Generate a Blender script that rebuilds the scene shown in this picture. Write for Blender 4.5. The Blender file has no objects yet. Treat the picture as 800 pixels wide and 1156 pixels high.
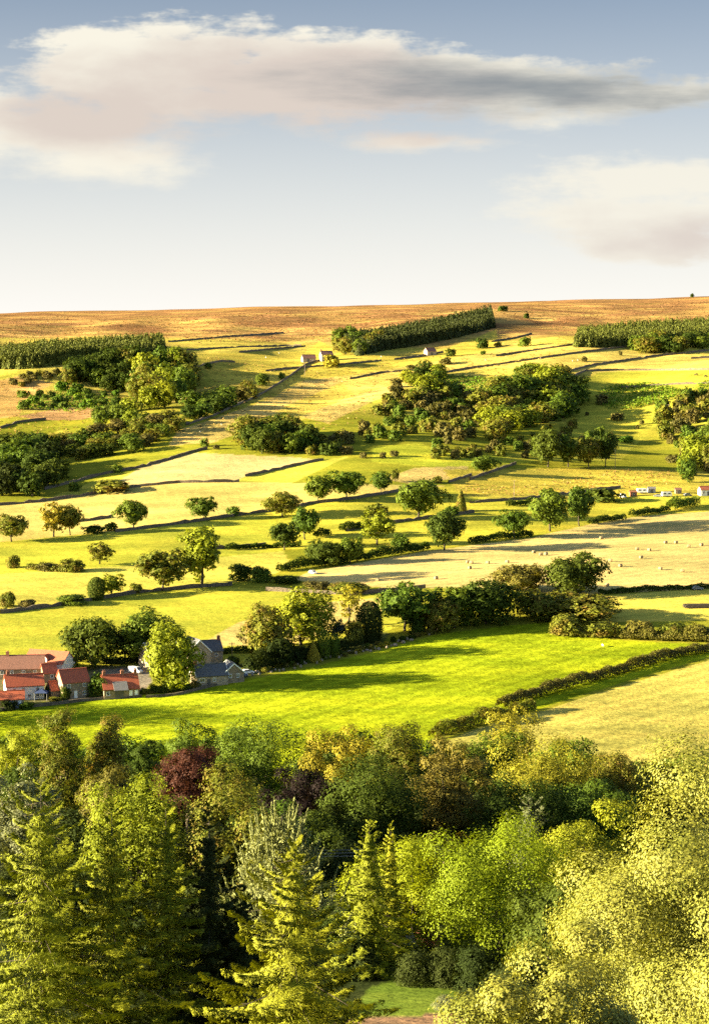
import bpy, bmesh, math, random
import numpy as np
from mathutils import Vector, Matrix

# ------------------------------------------------------------------ basics
S = bpy.context.scene
COL = S.collection
RNG = np.random.default_rng(7)
random.seed(7)
F = 2200.0                     # focal length in photo pixels (800 wide)
PITCH = math.atan(178.0 / F)   # camera looks slightly down
CP, SP = math.cos(PITCH), math.sin(PITCH)
rad = math.radians

# ------------------------------------------------------------------ terrain
_PY = np.array([-200, -60, -20, 0, 20, 50, 75, 100, 150, 200, 230, 265, 300, 350, 400, 440, 470, 495, 520, 560, 610, 665, 740, 830,
                930, 1040, 1150, 1300, 1480, 1650, 2000, 2300, 2600, 3500, 9000], float)
_PZ = np.array([-2, -2, -2, -3, -10, -25, -36, -46, -62, -73, -78.5, -83.5, -88, -95, -101, -104.5, -106, -105.3, -103, -99.5,
                -95.3, -90.5, -86, -81, -73, -63, -50, -29.5, -3.4, 15, 41, 57, 64, 60, -200], float)
_gy = np.arange(-200, 9000, 4.0)
_gz = np.interp(_gy, _PY, _PZ)
_k = np.exp(-0.5 * (np.arange(-12, 13) / 5.0) ** 2); _k /= _k.sum()
_gz = np.convolve(np.pad(_gz, 12, mode='edge'), _k, mode='valid')

def sstep(a, b, x):
    t = np.clip((x - a) / (b - a), 0, 1)
    return t * t * (3 - 2 * t)

_W = []
_r = np.random.default_rng(3)
for lam, amp in ((420, 1.0), (300, .8), (190, .55), (130, .40), (85, .22), (55, .13)):
    for _ in range(3):
        th = _r.uniform(0, 2 * math.pi)
        _W.append((math.cos(th) / lam * 2 * math.pi, math.sin(th) / lam * 2 * math.pi * .75, _r.uniform(0, 6.28), amp))

def scarp(x, y, x0, x1, yc, slope, a, wid):
    t = y - (yc + slope * (x - (x0 + x1) / 2))
    m = sstep(x0 - 35, x0 + 25, x) * (1 - sstep(x1 - 25, x1 + 35, x))
    return a * np.tanh(t / wid) * np.exp(-(t / 95.0) ** 2) * m

def TH(x, y):
    x = np.asarray(x, float); y = np.asarray(y, float)
    z = np.interp(y, _gy, _gz)
    z = z + 0.024 * np.clip(x, -900, 900) * sstep(1150, 2300, y)
    A = 0.5 * sstep(120, 300, y) + 0.6 * sstep(620, 800, y) + .7 * sstep(950, 1200, y) + .6 * sstep(1350, 1600, y) - 1.7 * sstep(1700, 2150, y)
    u = 0
    for a, b, p, am in _W:
        u = u + am * np.sin(a * x + b * y + p)
    z = z + A * u * 0.8
    z = z + 14 * sstep(160, 285, x) * sstep(1080, 1200, y) * (1 - sstep(1330, 1500, y))
    z = z + 9 * sstep(-195, -70, x) * (1 - sstep(-10, 210, x)) * sstep(930, 1080, y) * (1 - sstep(1180, 1380, y))
    z = z + scarp(x, y, -250, -110, 1385, .1, 9, 22)
    z = z + scarp(x, y, 10, 150, 1255, .5, 8, 24)
    z = z + scarp(x, y, 150, 300, 1240, -.1, 4, 24)
    return z

def ray(u, v):
    xc = (u - 400) / F; yc = (578 - v) / F
    return np.array([xc, CP + yc * SP, -SP + yc * CP])

_T = np.concatenate([np.arange(15, 600, 2.0), np.arange(600, 2600, 3.0), np.arange(2600, 4000, 50)])
def ground(u, v):
    d = ray(u, v); d = d / d[1]
    f = d[2] * _T - TH(d[0] * _T, _T)
    idx = np.nonzero(f < 0)[0]
    if len(idx) == 0:
        t = 2300.0
    else:
        i = max(idx[0], 1)
        a, b = f[i - 1], f[i]
        t = _T[i - 1] + (_T[i] - _T[i - 1]) * a / (a - b)
    x, y = d[0] * t, t
    return np.array([x, y, float(TH(x, y))])

def depth(p):
    return p[1] * CP - p[2] * SP

def pxm(p):          # photo pixels per metre at p
    return F / depth(p)

def proj(P):
    P = np.asarray(P, float)
    dep = P[..., 1] * CP - P[..., 2] * SP
    up = P[..., 1] * SP + P[..., 2] * CP
    return 400 + F * P[..., 0] / dep, 578 - F * up / dep

def at_depth(u, v, Y):
    d = ray(u, v); d = d / d[1]
    return d * Y

# ------------------------------------------------------------------ object helpers
def tag(o, label=None, cat=None, group=None, kind=None):
    if label: o['label'] = label
    if cat: o['category'] = cat
    if group: o['group'] = group
    if kind: o['kind'] = kind
    return o

def link(name, me, parent=None):
    o = bpy.data.objects.new(name, me)
    COL.objects.link(o)
    if parent is not None: o.parent = parent
    return o

def empty(name, loc, rz=0.0, sc=(1, 1, 1)):
    o = bpy.data.objects.new(name, None)
    o.empty_display_size = .3
    COL.objects.link(o)
    o.location = loc; o.rotation_euler = (0, 0, rz); o.scale = sc
    return o

def np_mesh(name, V, Q, mats, smooth=False, midx=None):
    """V (n,3), Q (m,4) quads."""
    me = bpy.data.meshes.new(name)
    V = np.asarray(V, np.float32); Q = np.asarray(Q, np.int32)
    n, m = len(V), len(Q)
    me.vertices.add(n); me.vertices.foreach_set('co', V.ravel())
    me.loops.add(m * 4); me.loops.foreach_set('vertex_index', Q.ravel())
    me.polygons.add(m)
    me.polygons.foreach_set('loop_start', np.arange(0, m * 4, 4, dtype=np.int32))
    try: me.polygons.foreach_set('loop_total', np.full(m, 4, dtype=np.int32))
    except Exception: pass
    for mt in mats: me.materials.append(mt)
    if midx is not None: me.polygons.foreach_set('material_index', np.asarray(midx, np.int32))
    me.polygons.foreach_set('use_smooth', np.full(m, bool(smooth)))
    me.update(calc_edges=True)
    return me

class MB:
    """collects boxes, tubes and prisms, links them as ONE mesh."""
    def __init__(self): self.v = []; self.f = []
    def add(self, verts, faces):
        b = len(self.v); self.v += [tuple(map(float, p)) for p in verts]
        self.f += [tuple(i + b for i in fc) for fc in faces]; return self
    def box(self, c, s, rz=0):
        cx, cy, cz = c; hx, hy, hz = s[0] / 2, s[1] / 2, s[2] / 2
        P = []
        ca, sa = math.cos(rz), math.sin(rz)
        for z in (-hz, hz):
            for x, y in ((-hx, -hy), (hx, -hy), (hx, hy), (-hx, hy)):
                P.append((cx + x * ca - y * sa, cy + x * sa + y * ca, cz + z))
        return self.add(P, [(3, 2, 1, 0), (4, 5, 6, 7), (0, 1, 5, 4), (1, 2, 6, 5), (2, 3, 7, 6), (3, 0, 4, 7)])
    def prism(self, prof, a, b, axis=0):
        """extrude a 2D profile (in the plane of the two other axes) from a to b along axis."""
        n = len(prof); P = []
        for t in (a, b):
            for p, q in prof:
                P.append((t, p, q) if axis == 0 else ((p, t, q) if axis == 1 else (p, q, t)))
        fs = [tuple(range(n))[::-1], tuple(range(n, 2 * n))]
        fs += [(i, (i + 1) % n, n + (i + 1) % n, n + i) for i in range(n)]
        return self.add(P, fs)
    def tube(self, pts, rads, n=6, cap=True):
        pts = [Vector(p) for p in pts]; P = []; fs = []
        for i, p in enumerate(pts):
            d = (pts[min(i + 1, len(pts) - 1)] - pts[max(i - 1, 0)]).normalized()
            a = d.orthogonal().normalized(); b = d.cross(a)
            if i and a.dot(pa) < 0: a, b = -a, -b
            pa = a
            for k in range(n):
                t = 2 * math.pi * k / n
                P.append(p + (a * math.cos(t) + b * math.sin(t)) * rads[i])
        for i in range(len(pts) - 1):
            for k in range(n):
                fs.append((i * n + k, i * n + (k + 1) % n, (i + 1) * n + (k + 1) % n, (i + 1) * n + k))
        if cap:
            fs.append(tuple(range(n))[::-1]); fs.append(tuple(range((len(pts) - 1) * n, len(pts) * n)))
        return self.add(P, fs)
    def mesh(self, name, mat, smooth=False):
        me = bpy.data.meshes.new(name)
        me.from_pydata(self.v, [], self.f)
        bm = bmesh.new(); bm.from_mesh(me)
        bmesh.ops.recalc_face_normals(bm, faces=bm.faces)
        bm.to_mesh(me); bm.free()
        me.materials.append(mat)
        if smooth: me.polygons.foreach_set('use_smooth', [True] * len(me.polygons))
        me.update()
        return me
    def build(self, name, mat, parent=None, smooth=False):
        return link(name, self.mesh(name, mat, smooth), parent)

# ------------------------------------------------------------------ materials
def new_mat(name):
    m = bpy.data.materials.new(name); m.use_nodes = True
    nt = m.node_tree; nt.nodes.clear()
    return m, nt, nt.nodes, nt.links

def N(nt, t, **kw):
    n = nt.nodes.new(t)
    for k, v in kw.items(): setattr(n, k, v)
    return n

def mixc(nt, a, b, fac, mode='MIX'):
    n = nt.nodes.new('ShaderNodeMix'); n.data_type = 'RGBA'; n.blend_type = mode
    for sock, val in ((n.inputs[0], fac), (n.inputs[6], a), (n.inputs[7], b)):
        if hasattr(val, 'links'): nt.links.new(val, sock)
        elif isinstance(val, (tuple, list)): sock.default_value = (*val[:3], 1)
        else: sock.default_value = val
    return n.outputs[2]

def mth(nt, op, a, b=None, c=None, clamp=False):
    n = nt.nodes.new('ShaderNodeMath'); n.operation = op; n.use_clamp = clamp
    for i, v in enumerate((a, b, c)):
        if v is None: continue
        if hasattr(v, 'links'): nt.links.new(v, n.inputs[i])
        else: n.inputs[i].default_value = v
    return n.outputs[0]

def mrange(nt, v, a, b, c=0., d=1., smooth=False):
    n = nt.nodes.new('ShaderNodeMapRange')
    if smooth: n.interpolation_type = 'SMOOTHSTEP'
    nt.links.new(v, n.inputs[0])
    for i, q in enumerate((a, b, c, d)): n.inputs[i + 1].default_value = q
    return n.outputs[0]

def noise(nt, vec, scale, detail=3, rough=.55, sc=None):
    if sc is not None:
        m = nt.nodes.new('ShaderNodeMapping'); m.inputs[3].default_value = sc
        nt.links.new(vec, m.inputs[0]); vec = m.outputs[0]
    n = nt.nodes.new('ShaderNodeTexNoise')
    n.inputs['Scale'].default_value = scale; n.inputs['Detail'].default_value = detail
    n.inputs['Roughness'].default_value = rough
    nt.links.new(vec, n.inputs['Vector'])
    return n.outputs[0]

def leaf_mat(name, col, var=.35, hue=.018, transl=.3, col2=None, spec=.10):
    m, nt, nodes, links = new_mat(name)
    g = N(nt, 'ShaderNodeNewGeometry'); oi = N(nt, 'ShaderNodeObjectInfo')
    tc = N(nt, 'ShaderNodeTexCoord')
    r1 = g.outputs['Random Per Island']
    base = mixc(nt, tuple(c * (1 - var) for c in col), tuple(min(1, c * (1 + var)) for c in col), r1)
    if col2 is not None:
        nz = noise(nt, tc.outputs['Object'], .45, 2)
        base = mixc(nt, base, col2, mrange(nt, nz, .48, .68))
    hs = N(nt, 'ShaderNodeHueSaturation')
    links.new(base, hs.inputs['Color'])
    links.new(mrange(nt, oi.outputs['Random'], 0, 1, .5 - hue, .5 + hue * .6), hs.inputs['Hue'])
    links.new(mrange(nt, oi.outputs['Random'], 0, 1, 1.15, .82), hs.inputs['Value'])
    c = hs.outputs[0]
    d = N(nt, 'ShaderNodeBsdfPrincipled'); links.new(c, d.inputs['Base Color'])
    d.inputs['Roughness'].default_value = .62; d.inputs['Specular IOR Level'].default_value = spec
    t = N(nt, 'ShaderNodeBsdfTranslucent')
    links.new(mixc(nt, c, (1.0, .95, .35), 1.0, 'MULTIPLY'), t.inputs['Color'])
    mx = N(nt, 'ShaderNodeMixShader'); mx.inputs[0].default_value = transl
    links.new(d.outputs[0], mx.inputs[1]); links.new(t.outputs[0], mx.inputs[2])
    o = N(nt, 'ShaderNodeOutputMaterial'); links.new(mx.outputs[0], o.inputs[0])
    return m

def plain_mat(name, col, rough=.8, var=.25, scale=2.0, col2=None, spec=.3, bump=0., bscale=8., sc=None):
    m, nt, nodes, links = new_mat(name)
    tc = N(nt, 'ShaderNodeTexCoord'); oi = N(nt, 'ShaderNodeObjectInfo')
    nz = noise(nt, tc.outputs['Object'], scale, 4, .6, sc)
    b = mixc(nt, tuple(c * (1 - var) for c in col), tuple(min(1, c * (1 + var)) for c in (col2 or col)), mrange(nt, nz, .3, .7))
    d = N(nt, 'ShaderNodeBsdfPrincipled'); links.new(b, d.inputs['Base Color'])
    d.inputs['Roughness'].default_value = rough; d.inputs['Specular IOR Level'].default_value = spec
    if bump:
        bp = N(nt, 'ShaderNodeBump'); bp.inputs['Strength'].default_value = bump; bp.inputs['Distance'].default_value = .1
        links.new(noise(nt, tc.outputs['Object'], bscale, 4), bp.inputs['Height']); links.new(bp.outputs[0], d.inputs['Normal'])
    o = N(nt, 'ShaderNodeOutputMaterial'); links.new(d.outputs[0], o.inputs[0])
    return m

def roof_mat(name, col, var=.3, row=3.2, rough=.75):
    m, nt, nodes, links = new_mat(name)
    tc = N(nt, 'ShaderNodeTexCoord')
    br = N(nt, 'ShaderNodeTexBrick'); br.inputs['Scale'].default_value = row
    br.inputs['Mortar Size'].default_value = .03
    br.inputs['Color1'].default_value = (*[c * (1 - var) for c in col], 1)
    br.inputs['Color2'].default_value = (*[min(1, c * (1 + var)) for c in col], 1)
    br.inputs['Mortar'].default_value = (*[c * .4 for c in col], 1)
    links.new(tc.outputs['Object'], br.inputs['Vector'])
    nz = noise(nt, tc.outputs['Object'], .9, 4)
    b = mixc(nt, br.outputs[0], tuple(c * .55 for c in col), mrange(nt, nz, .5, .75, 0, .7))
    d = N(nt, 'ShaderNodeBsdfPrincipled'); links.new(b, d.inputs['Base Color'])
    d.inputs['Roughness'].default_value = rough
    o = N(nt, 'ShaderNodeOutputMaterial'); links.new(d.outputs[0], o.inputs[0])
    return m

def stone_mat(name, c1, c2, mortar, scale=2.2):
    m, nt, nodes, links = new_mat(name)
    tc = N(nt, 'ShaderNodeTexCoord')
    vo = N(nt, 'ShaderNodeTexVoronoi'); vo.inputs['Scale'].default_value = scale
    mp = N(nt, 'ShaderNodeMapping'); mp.inputs[3].default_value = (1, 1, 1.7)
    links.new(tc.outputs['Object'], mp.inputs[0]); links.new(mp.outputs[0], vo.inputs['Vector'])
    sp = N(nt, 'ShaderNodeSeparateColor'); links.new(vo.outputs['Color'], sp.inputs[0])
    b = mixc(nt, c1, c2, sp.outputs[0])
    b = mixc(nt, b, mortar, mrange(nt, vo.outputs['Distance'], .35, .7, 0, .6))
    d = N(nt, 'ShaderNodeBsdfPrincipled'); links.new(b, d.inputs['Base Color'])
    d.inputs['Roughness'].default_value = .9
    bp = N(nt, 'ShaderNodeBump'); bp.inputs['Strength'].default_value = .6; bp.inputs['Distance'].default_value = .05
    bp.invert = True
    links.new(vo.outputs['Distance'], bp.inputs['Height']); links.new(bp.outputs[0], d.inputs['Normal'])
    o = N(nt, 'ShaderNodeOutputMaterial'); links.new(d.outputs[0], o.inputs[0])
    return m

M = {}
M['mid'] = leaf_mat('foliage_mid_green', (.085, .128, .012))
M['olive'] = leaf_mat('foliage_olive', (.138, .150, .016), col2=(.16, .11, .02))
M['yellow'] = leaf_mat('foliage_yellow_green', (.195, .225, .014))
M['gold'] = leaf_mat('foliage_gold', (.262, .232, .020))
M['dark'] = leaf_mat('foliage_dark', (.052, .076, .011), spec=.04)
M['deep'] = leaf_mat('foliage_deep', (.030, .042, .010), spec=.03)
M['brown'] = leaf_mat('foliage_brown', (.122, .108, .026), hue=.012, col2=(.10, .085, .02))
M['rust'] = leaf_mat('foliage_rust', (.150, .132, .022), hue=.012, col2=(.12, .10, .02))
M['copper'] = leaf_mat('foliage_copper', (.052, .020, .011), hue=.01)
M['purple'] = leaf_mat('foliage_purple', (.016, .009, .008), hue=.01)
M['grey'] = leaf_mat('foliage_grey_green', (.165, .180, .085))
M['blue'] = leaf_mat('foliage_blue_green', (.080, .105, .075))
M['acacia'] = leaf_mat('foliage_bright', (.20, .245, .010), transl=.4)
M['pale'] = leaf_mat('foliage_pale', (.225, .228, .030), var=.28, col2=(.135, .155, .017), spec=.3)
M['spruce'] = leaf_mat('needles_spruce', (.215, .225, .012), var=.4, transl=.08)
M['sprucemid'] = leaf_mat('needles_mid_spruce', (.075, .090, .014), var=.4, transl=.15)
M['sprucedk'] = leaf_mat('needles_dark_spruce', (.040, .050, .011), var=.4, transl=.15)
M['pine'] = leaf_mat('needles_pine', (.225, .238, .085), var=.3, transl=.2)
M['bracken'] = leaf_mat('bracken_green', (.115, .195, .014))
M['tuft'] = leaf_mat('tussock_straw', (.28, .19, .06), var=.5)
M['heather'] = leaf_mat('heather_brown', (.155, .088, .036), var=.5)
M['pink'] = leaf_mat('blossom_pink', (.35, .15, .12), var=.5)
M['bark'] = plain_mat('bark', (.055, .042, .030), .95, .4, 3, bump=.6)
M['barkp'] = plain_mat('bark_pale', (.22, .17, .11), .95, .4, 3, bump=.6)
M['drystone'] = stone_mat('dry_stone', (.10, .075, .05), (.20, .15, .10), (.02, .016, .012), 2.0)
M['stone'] = stone_mat('house_stone', (.22, .16, .10), (.33, .25, .16), (.16, .12, .08), 1.8)
M['stonep'] = stone_mat('pale_stone', (.34, .26, .17), (.44, .35, .24), (.25, .19, .13), 1.8)
M['render'] = plain_mat('white_render', (.72, .68, .60), .85, .08, .8)
M['tan'] = plain_mat('tan_render', (.42, .31, .19), .9, .15, 1.0)
M['redroof'] = roof_mat('red_pantiles', (0.46, 0.105, 0.045))
M['orangeroof'] = roof_mat('orange_pantiles', (0.36, 0.1, 0.045), .2)
M['brownroof'] = roof_mat('weathered_pantiles', (0.25, 0.115, 0.08), .35)
M['slate'] = roof_mat('slate', (0.11, 0.11, 0.12), .35, rough=.55)
M['greyroof'] = roof_mat('grey_sheet_roof', (.20, .19, .19), .15)
M['white'] = plain_mat('white_paint', (.78, .77, .74), .5, .05, 1)
M['glass'] = plain_mat('window_glass', (.03, .035, .04), .15, .1, 1, spec=.6)
M['door'] = plain_mat('door_paint', (.10, .09, .08), .5, .1, 1)
M['brick'] = plain_mat('chimney_brick', (.30, .13, .08), .9, .3, 4)
M['carwhite'] = plain_mat('car_white', (.75, .75, .75), .3, .03, 1, spec=.5)
M['carblue'] = plain_mat('car_blue', (.06, .10, .22), .3, .05, 1, spec=.5)
M['cargrey'] = plain_mat('car_grey', (.18, .19, .20), .3, .05, 1, spec=.5)
M['tyre'] = plain_mat('tyre', (.02, .02, .02), .9, .1, 1)
M['canvas'] = plain_mat('blue_canvas', (.030, .050, .13), .8, .15, 1)
M['straw'] = plain_mat('straw', (.29, .215, .115), .95, .35, 5, bump=.8, bscale=12, sc=(1, 1, 4))
M['wool'] = plain_mat('wool', (.62, .58, .48), .95, .1, 3, bump=.5)
M['hide'] = plain_mat('dark_hide', (.05, .03, .02), .8, .2, 3)
M['wood'] = plain_mat('weathered_wood', (.20, .15, .10), .9, .3, 2, sc=(4, 4, .5))
M['metal'] = plain_mat('dull_metal', (.30, .30, .30), .5, .15, 1)
M['rust_metal'] = plain_mat('rusty_metal', (.25, .10, .05), .8, .3, 2)
M['rock'] = plain_mat('pale_rock', (.24, .19, .135), .95, .3, 1.2, bump=.8, bscale=3)

# ------------------------------------------------------------------ foliage generators
def unit(a):
    return a / np.maximum(np.linalg.norm(a, axis=-1, keepdims=True), 1e-9)

def rdir(rng, n):
    return unit(rng.normal(size=(n, 3)))

def rhombi(C, Nn, T, la, lb):
    """quads with centre C, normal Nn, long axis near T, half sizes la, lb."""
    T = unit(T - Nn * np.sum(T * Nn, -1, keepdims=True))
    B = np.cross(Nn, T)
    la = np.asarray(la).reshape(-1, 1); lb = np.asarray(lb).reshape(-1, 1)
    return np.stack([C + T * la, C + B * lb - T * la * .1, C - T * la, C - B * lb - T * la * .1], 1)

def quads_mesh(name, Q, mat):
    n = len(Q)
    return np_mesh(name, Q.reshape(-1, 3), np.arange(n * 4).reshape(n, 4), [mat])

def clump_leaves(rng, centres, rcs, NL, ls, crown_c, flat=.8, sub=7, asp=.62, nj=.30):
    """leaf quads gathered into sprays over the surface of every clump."""
    w = rcs ** 2; w = w / w.sum()
    nsub = np.maximum(3, (w * NL / sub).astype(int))
    ci = np.repeat(np.arange(len(centres)), nsub)
    d = rdir(rng, len(ci))
    d[:, 2] = np.where(rng.random(len(ci)) < .35, np.abs(d[:, 2]), d[:, 2])
    d = unit(d)
    rr = rcs[ci][:, None] * rng.uniform(.45, 1.03, (len(ci), 1)) ** .5
    sc = centres[ci] + d * rr * np.array([1, 1, flat])
    li = np.repeat(np.arange(len(ci)), sub)
    off = rng.normal(size=(len(li), 3)) * (rcs[ci][li][:, None] * .13)
    C = sc[li] + off
    out = unit(C - crown_c)
    Nn = unit(d[li] * .8 + out * .35 + rng.normal(size=(len(li), 3)) * nj + np.array([0, 0, .10]))
    T = rng.normal(size=(len(li), 3)) + np.array([0, 0, -.4])
    s = ls * rng.uniform(.6, 1.3, len(li))
    return rhombi(C, Nn, T, s, s * asp)

def broadleaf(seed, H, W, cb=.2, nc=26, NL=5000, ls=.4, flat=.8, shape='round', rc=(.13, .21), sub=7, hollow=.6, nj=.30, limbs=11):
    """returns (crown quads, trunk MB)"""
    rng = np.random.default_rng(seed)
    zc = H * (cb + (1 - cb) * .5); rz = H * (1 - cb) * .5
    ga = math.pi * (3 - math.sqrt(5)); cs = []; rs = []
    ph = rng.uniform(0, 6.28, 4)
    for i in range(nc):
        z = 1 - 2 * (i + .5) / nc; th = i * ga + rng.normal() * .25
        rh = math.sqrt(max(0, 1 - z * z))
        lump = 1 + .17 * math.sin(2 * th + ph[0]) + .15 * math.sin(3 * th + ph[1] + 2 * z) + rng.normal() * .10
        k = rng.uniform(hollow, .9) * lump
        if shape == 'oak': prof = 1.0 if z > -.2 else .85 + .2 * z; z2 = z * .85 - .05
        elif shape == 'tall': prof = .72 + .28 * (-z if z < 0 else -z * .3); z2 = z
        elif shape == 'cone': prof = (1 - z) * .62; z2 = z
        else: prof = 1.0; z2 = z
        cs.append((math.cos(th) * rh * W / 2 * k * prof, math.sin(th) * rh * W / 2 * k * prof, zc + z2 * rz * k))
        rs.append(W * rng.uniform(*rc) * (.8 if shape == 'cone' and z > .4 else 1))
    for i in range(max(3, nc // 6)):
        d = rdir(rng, 1)[0] * rng.uniform(0, .4)
        cs.append((d[0] * W / 2, d[1] * W / 2, zc + d[2] * rz)); rs.append(W * .2)
    cs = np.array(cs); rs = np.array(rs)
    top = (cs[:, 2] + rs * flat).max()
    cs[:, 2] = np.where(cs[:, 2] > zc, zc + (cs[:, 2] - zc) * (H - zc) / max(top - zc, .1), cs[:, 2])
    Q = clump_leaves(rng, cs, rs, NL, ls, np.array([0, 0, zc - rz * .3]), flat, sub, nj=nj)
    mb = MB()
    tr = max(.06, H * .022)
    hts = np.linspace(-.6, zc, 6)
    bend = np.cumsum(rng.normal(size=(6, 2)) * W * .012, 0)
    tp = [(bend[i, 0], bend[i, 1], hts[i]) for i in range(6)]
    mb.tube(tp, [tr * 1.35, tr * 1.05, tr * .95, tr * .85, tr * .7, tr * .45], 7)
    order = rng.permutation(nc)[:min(nc, limbs)]
    for j in order:
        c = cs[j]; k = rng.integers(2, 5)
        s = np.array(tp[k]); c = s + (c - s) * .82; m = (s + c) / 2 + np.array([0, 0, -.04 * H]) + rng.normal(size=3) * .02 * W
        mb.tube([s, m, c], [tr * .5, tr * .33, tr * .12], 5, cap=False)
    return Q, mb

def clipped(seed, H, W, prof, NL=3600, ls=.13, jit=.05):
    """closely clipped evergreen: leaves over a surface of revolution; prof(f) is the radius share at height share f."""
    rng = np.random.default_rng(seed)
    f = rng.random(NL * 3); r = np.array([prof(t) for t in f])
    keep = rng.random(NL * 3) < r / r.max(); f = f[keep][:NL]; r = r[keep][:NL]; n = len(f)
    a = rng.uniform(0, 6.28, n); lump = 1 + .05 * np.sin(3 * a + 5 * f + seed) + rng.normal(size=n) * jit
    e = .02; sl = np.array([(prof(min(t + e, 1)) - prof(max(t - e, 0))) / (2 * e) for t in f]) * W / 2 / H
    C = np.stack([np.cos(a) * r * W / 2 * lump, np.sin(a) * r * W / 2 * lump, f * H], 1)
    Nn = unit(np.stack([np.cos(a), np.sin(a), -sl], 1) + rng.normal(size=(n, 3)) * .25)
    s = ls * rng.uniform(.6, 1.3, n)
    return rhombi(C, Nn, rng.normal(size=(n, 3)) + np.array([0, 0, 1.]), s, s * .6)

def bushmass(seed, H, W, nc=9, NL=900, ls=.35, sub=5):
    rng = np.random.default_rng(seed)
    th = rng.uniform(0, 6.28, nc); r = np.sqrt(rng.random(nc)) * .33 * W
    h = H * rng.uniform(.35, .72, nc) * (1 - .6 * (r / (.5 * W)) ** 2)
    cs = np.stack([np.cos(th) * r, np.sin(th) * r, h], 1)
    rs = np.minimum(W * rng.uniform(.17, .27, nc), np.maximum(h, .25 * H))
    Q = clump_leaves(rng, cs, rs, NL, ls, np.array([0, 0, 0.]), .95, sub)
    # skirt down to the ground
    n = NL // 5
    t = rng.uniform(0, 6.28, n); rr = W * rng.uniform(.25, .44, n)
    C = np.stack([np.cos(t) * rr, np.sin(t) * rr, H * rng.uniform(0, .35, n)], 1)
    Nn = unit(np.stack([np.cos(t), np.sin(t), np.full(n, .4)], 1) + rng.normal(size=(n, 3)) * .4)
    s = ls * rng.uniform(.6, 1.2, n)
    return np.concatenate([Q, rhombi(C, Nn, rng.normal(size=(n, 3)), s, s * .65)])

def conifer(seed, H, W, nw=27, nb=10, nt=12, nn=9, tl=.30, tw=.045, droop=.45, up=.34, power=.8, z0=.04, lead=True, ragged=.22):
    """spruce: whorls of drooping boughs, each carrying flat hand-like sprays of needles. returns (needle quads, trunk MB)"""
    rng = np.random.default_rng(seed)
    Cs, Ns, Ts, L, B = [], [], [], [], []
    mb = MB(); tr = H * .010
    mb.tube([(0, 0, -.6), (0, 0, H * .5), (0, 0, H * .975)], [tr * 1.4, tr * .8, .02], 7)
    for f in np.linspace(z0, .975, nw) ** .92:
        R = W / 2 * (1 - f) ** power
        k = max(5, int(nb * (.45 + .55 * (1 - f))))
        a0 = rng.uniform(0, 6.28); young = f ** 4
        for b in range(k):
            a = a0 + b * 2 * math.pi / k + rng.normal() * .28
            r = R * (1 + rng.normal() * ragged) + .12
            zz = f * H + rng.normal() * H * .011
            dv = np.array([math.cos(a), math.sin(a), 0]); lat = np.array([-dv[1], dv[0], 0])
            m = max(4, int(nt * (.22 + r / (W / 2)) * 1.5))
            s = np.concatenate([[1.0, .93], rng.uniform(.10, 1.0, m - 2) ** .6])
            side = rng.uniform(-1, 1, m); w = (1.0 - s) * r * .30 * np.minimum(1, s * 3) + .05
            P = dv * (s * r)[:, None] + lat * (side * w)[:, None]
            P[:, 2] = zz - droop * r * (s - up * 2 * s * s) + young * r * .8 * s - np.abs(side * w) * .35 - rng.random(m) ** 2 * np.minimum(.42, .2 * r) * (1 - young)
            # one spray: nn needles fanned about the bough's run
            i = np.repeat(np.arange(m), nn); q = len(i)
            fan = np.tile(np.linspace(-1, 1, nn), m) * 1.15 + rng.normal(size=q) * .15 + (side * .7)[i]
            dirn = dv * np.cos(fan)[:, None] + lat * np.sin(fan)[:, None]
            slope = -droop * (1 - up * 4 * s) + young * .9
            dirn[:, 2] += np.clip(slope[i], -.6, 1.2) - .10 + rng.normal(size=q) * .16
            dirn = unit(dirn)
            g = tl * rng.uniform(.7, 1.25, q) * (1 - .35 * np.abs(np.tile(np.linspace(-1, 1, nn), m))) * (1 - .45 * young)
            C = P[i] + dirn * (g * .8)[:, None]
            n0 = np.array([0, 0, .28]) + dv * 1.0
            Cs.append(C); Ns.append(n0 + rng.normal(size=(q, 3)) * .26); Ts.append(dirn); L.append(g); B.append(np.full(q, tw) * rng.uniform(.8, 1.3, q) * (1 - .3 * young))
            if r > .8 and b % 3 == 0:
                mb.tube([(0, 0, zz), tuple(dv * r * .8 + np.array([0, 0, zz - droop * r * .35]))], [tr * .2, .012], 4, cap=False)
    n = int(nw * nb * 45)                                    # shaded older needles round the stem
    f = rng.random(n) * .90; a = rng.uniform(0, 6.28, n); rr = W / 2 * (1 - f) ** power * rng.uniform(.03, .48, n)
    C = np.stack([np.cos(a) * rr, np.sin(a) * rr, f * H - droop * rr * .6], 1)
    Cs.append(C); Ns.append(np.stack([np.cos(a), np.sin(a), np.full(n, .5)], 1) + rng.normal(size=(n, 3)) * .4)
    Ts.append(np.tile([0, 0, -.6], (n, 1)) + np.stack([np.cos(a), np.sin(a), a * 0], 1) + rng.normal(size=(n, 3)) * .5); L.append(np.full(n, tl)); B.append(np.full(n, tw * 1.5))
    if lead:
        n = 26
        C = np.stack([rng.normal(size=n) * .04, rng.normal(size=n) * .04, H * np.linspace(.945, 1.0, n)], 1)
        Cs.append(C); Ns.append(rdir(rng, n)); Ts.append(np.tile([0, 0, 1.], (n, 1)) + rng.normal(size=(n, 3)) * .5)
        L.append(np.full(n, tl * .55)); B.append(np.full(n, tw * .7))
    C = np.concatenate(Cs); Nn = unit(np.concatenate(Ns)); T = np.concatenate(Ts)
    return rhombi(C, Nn, T, np.concatenate(L), np.concatenate(B)), mb

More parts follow.
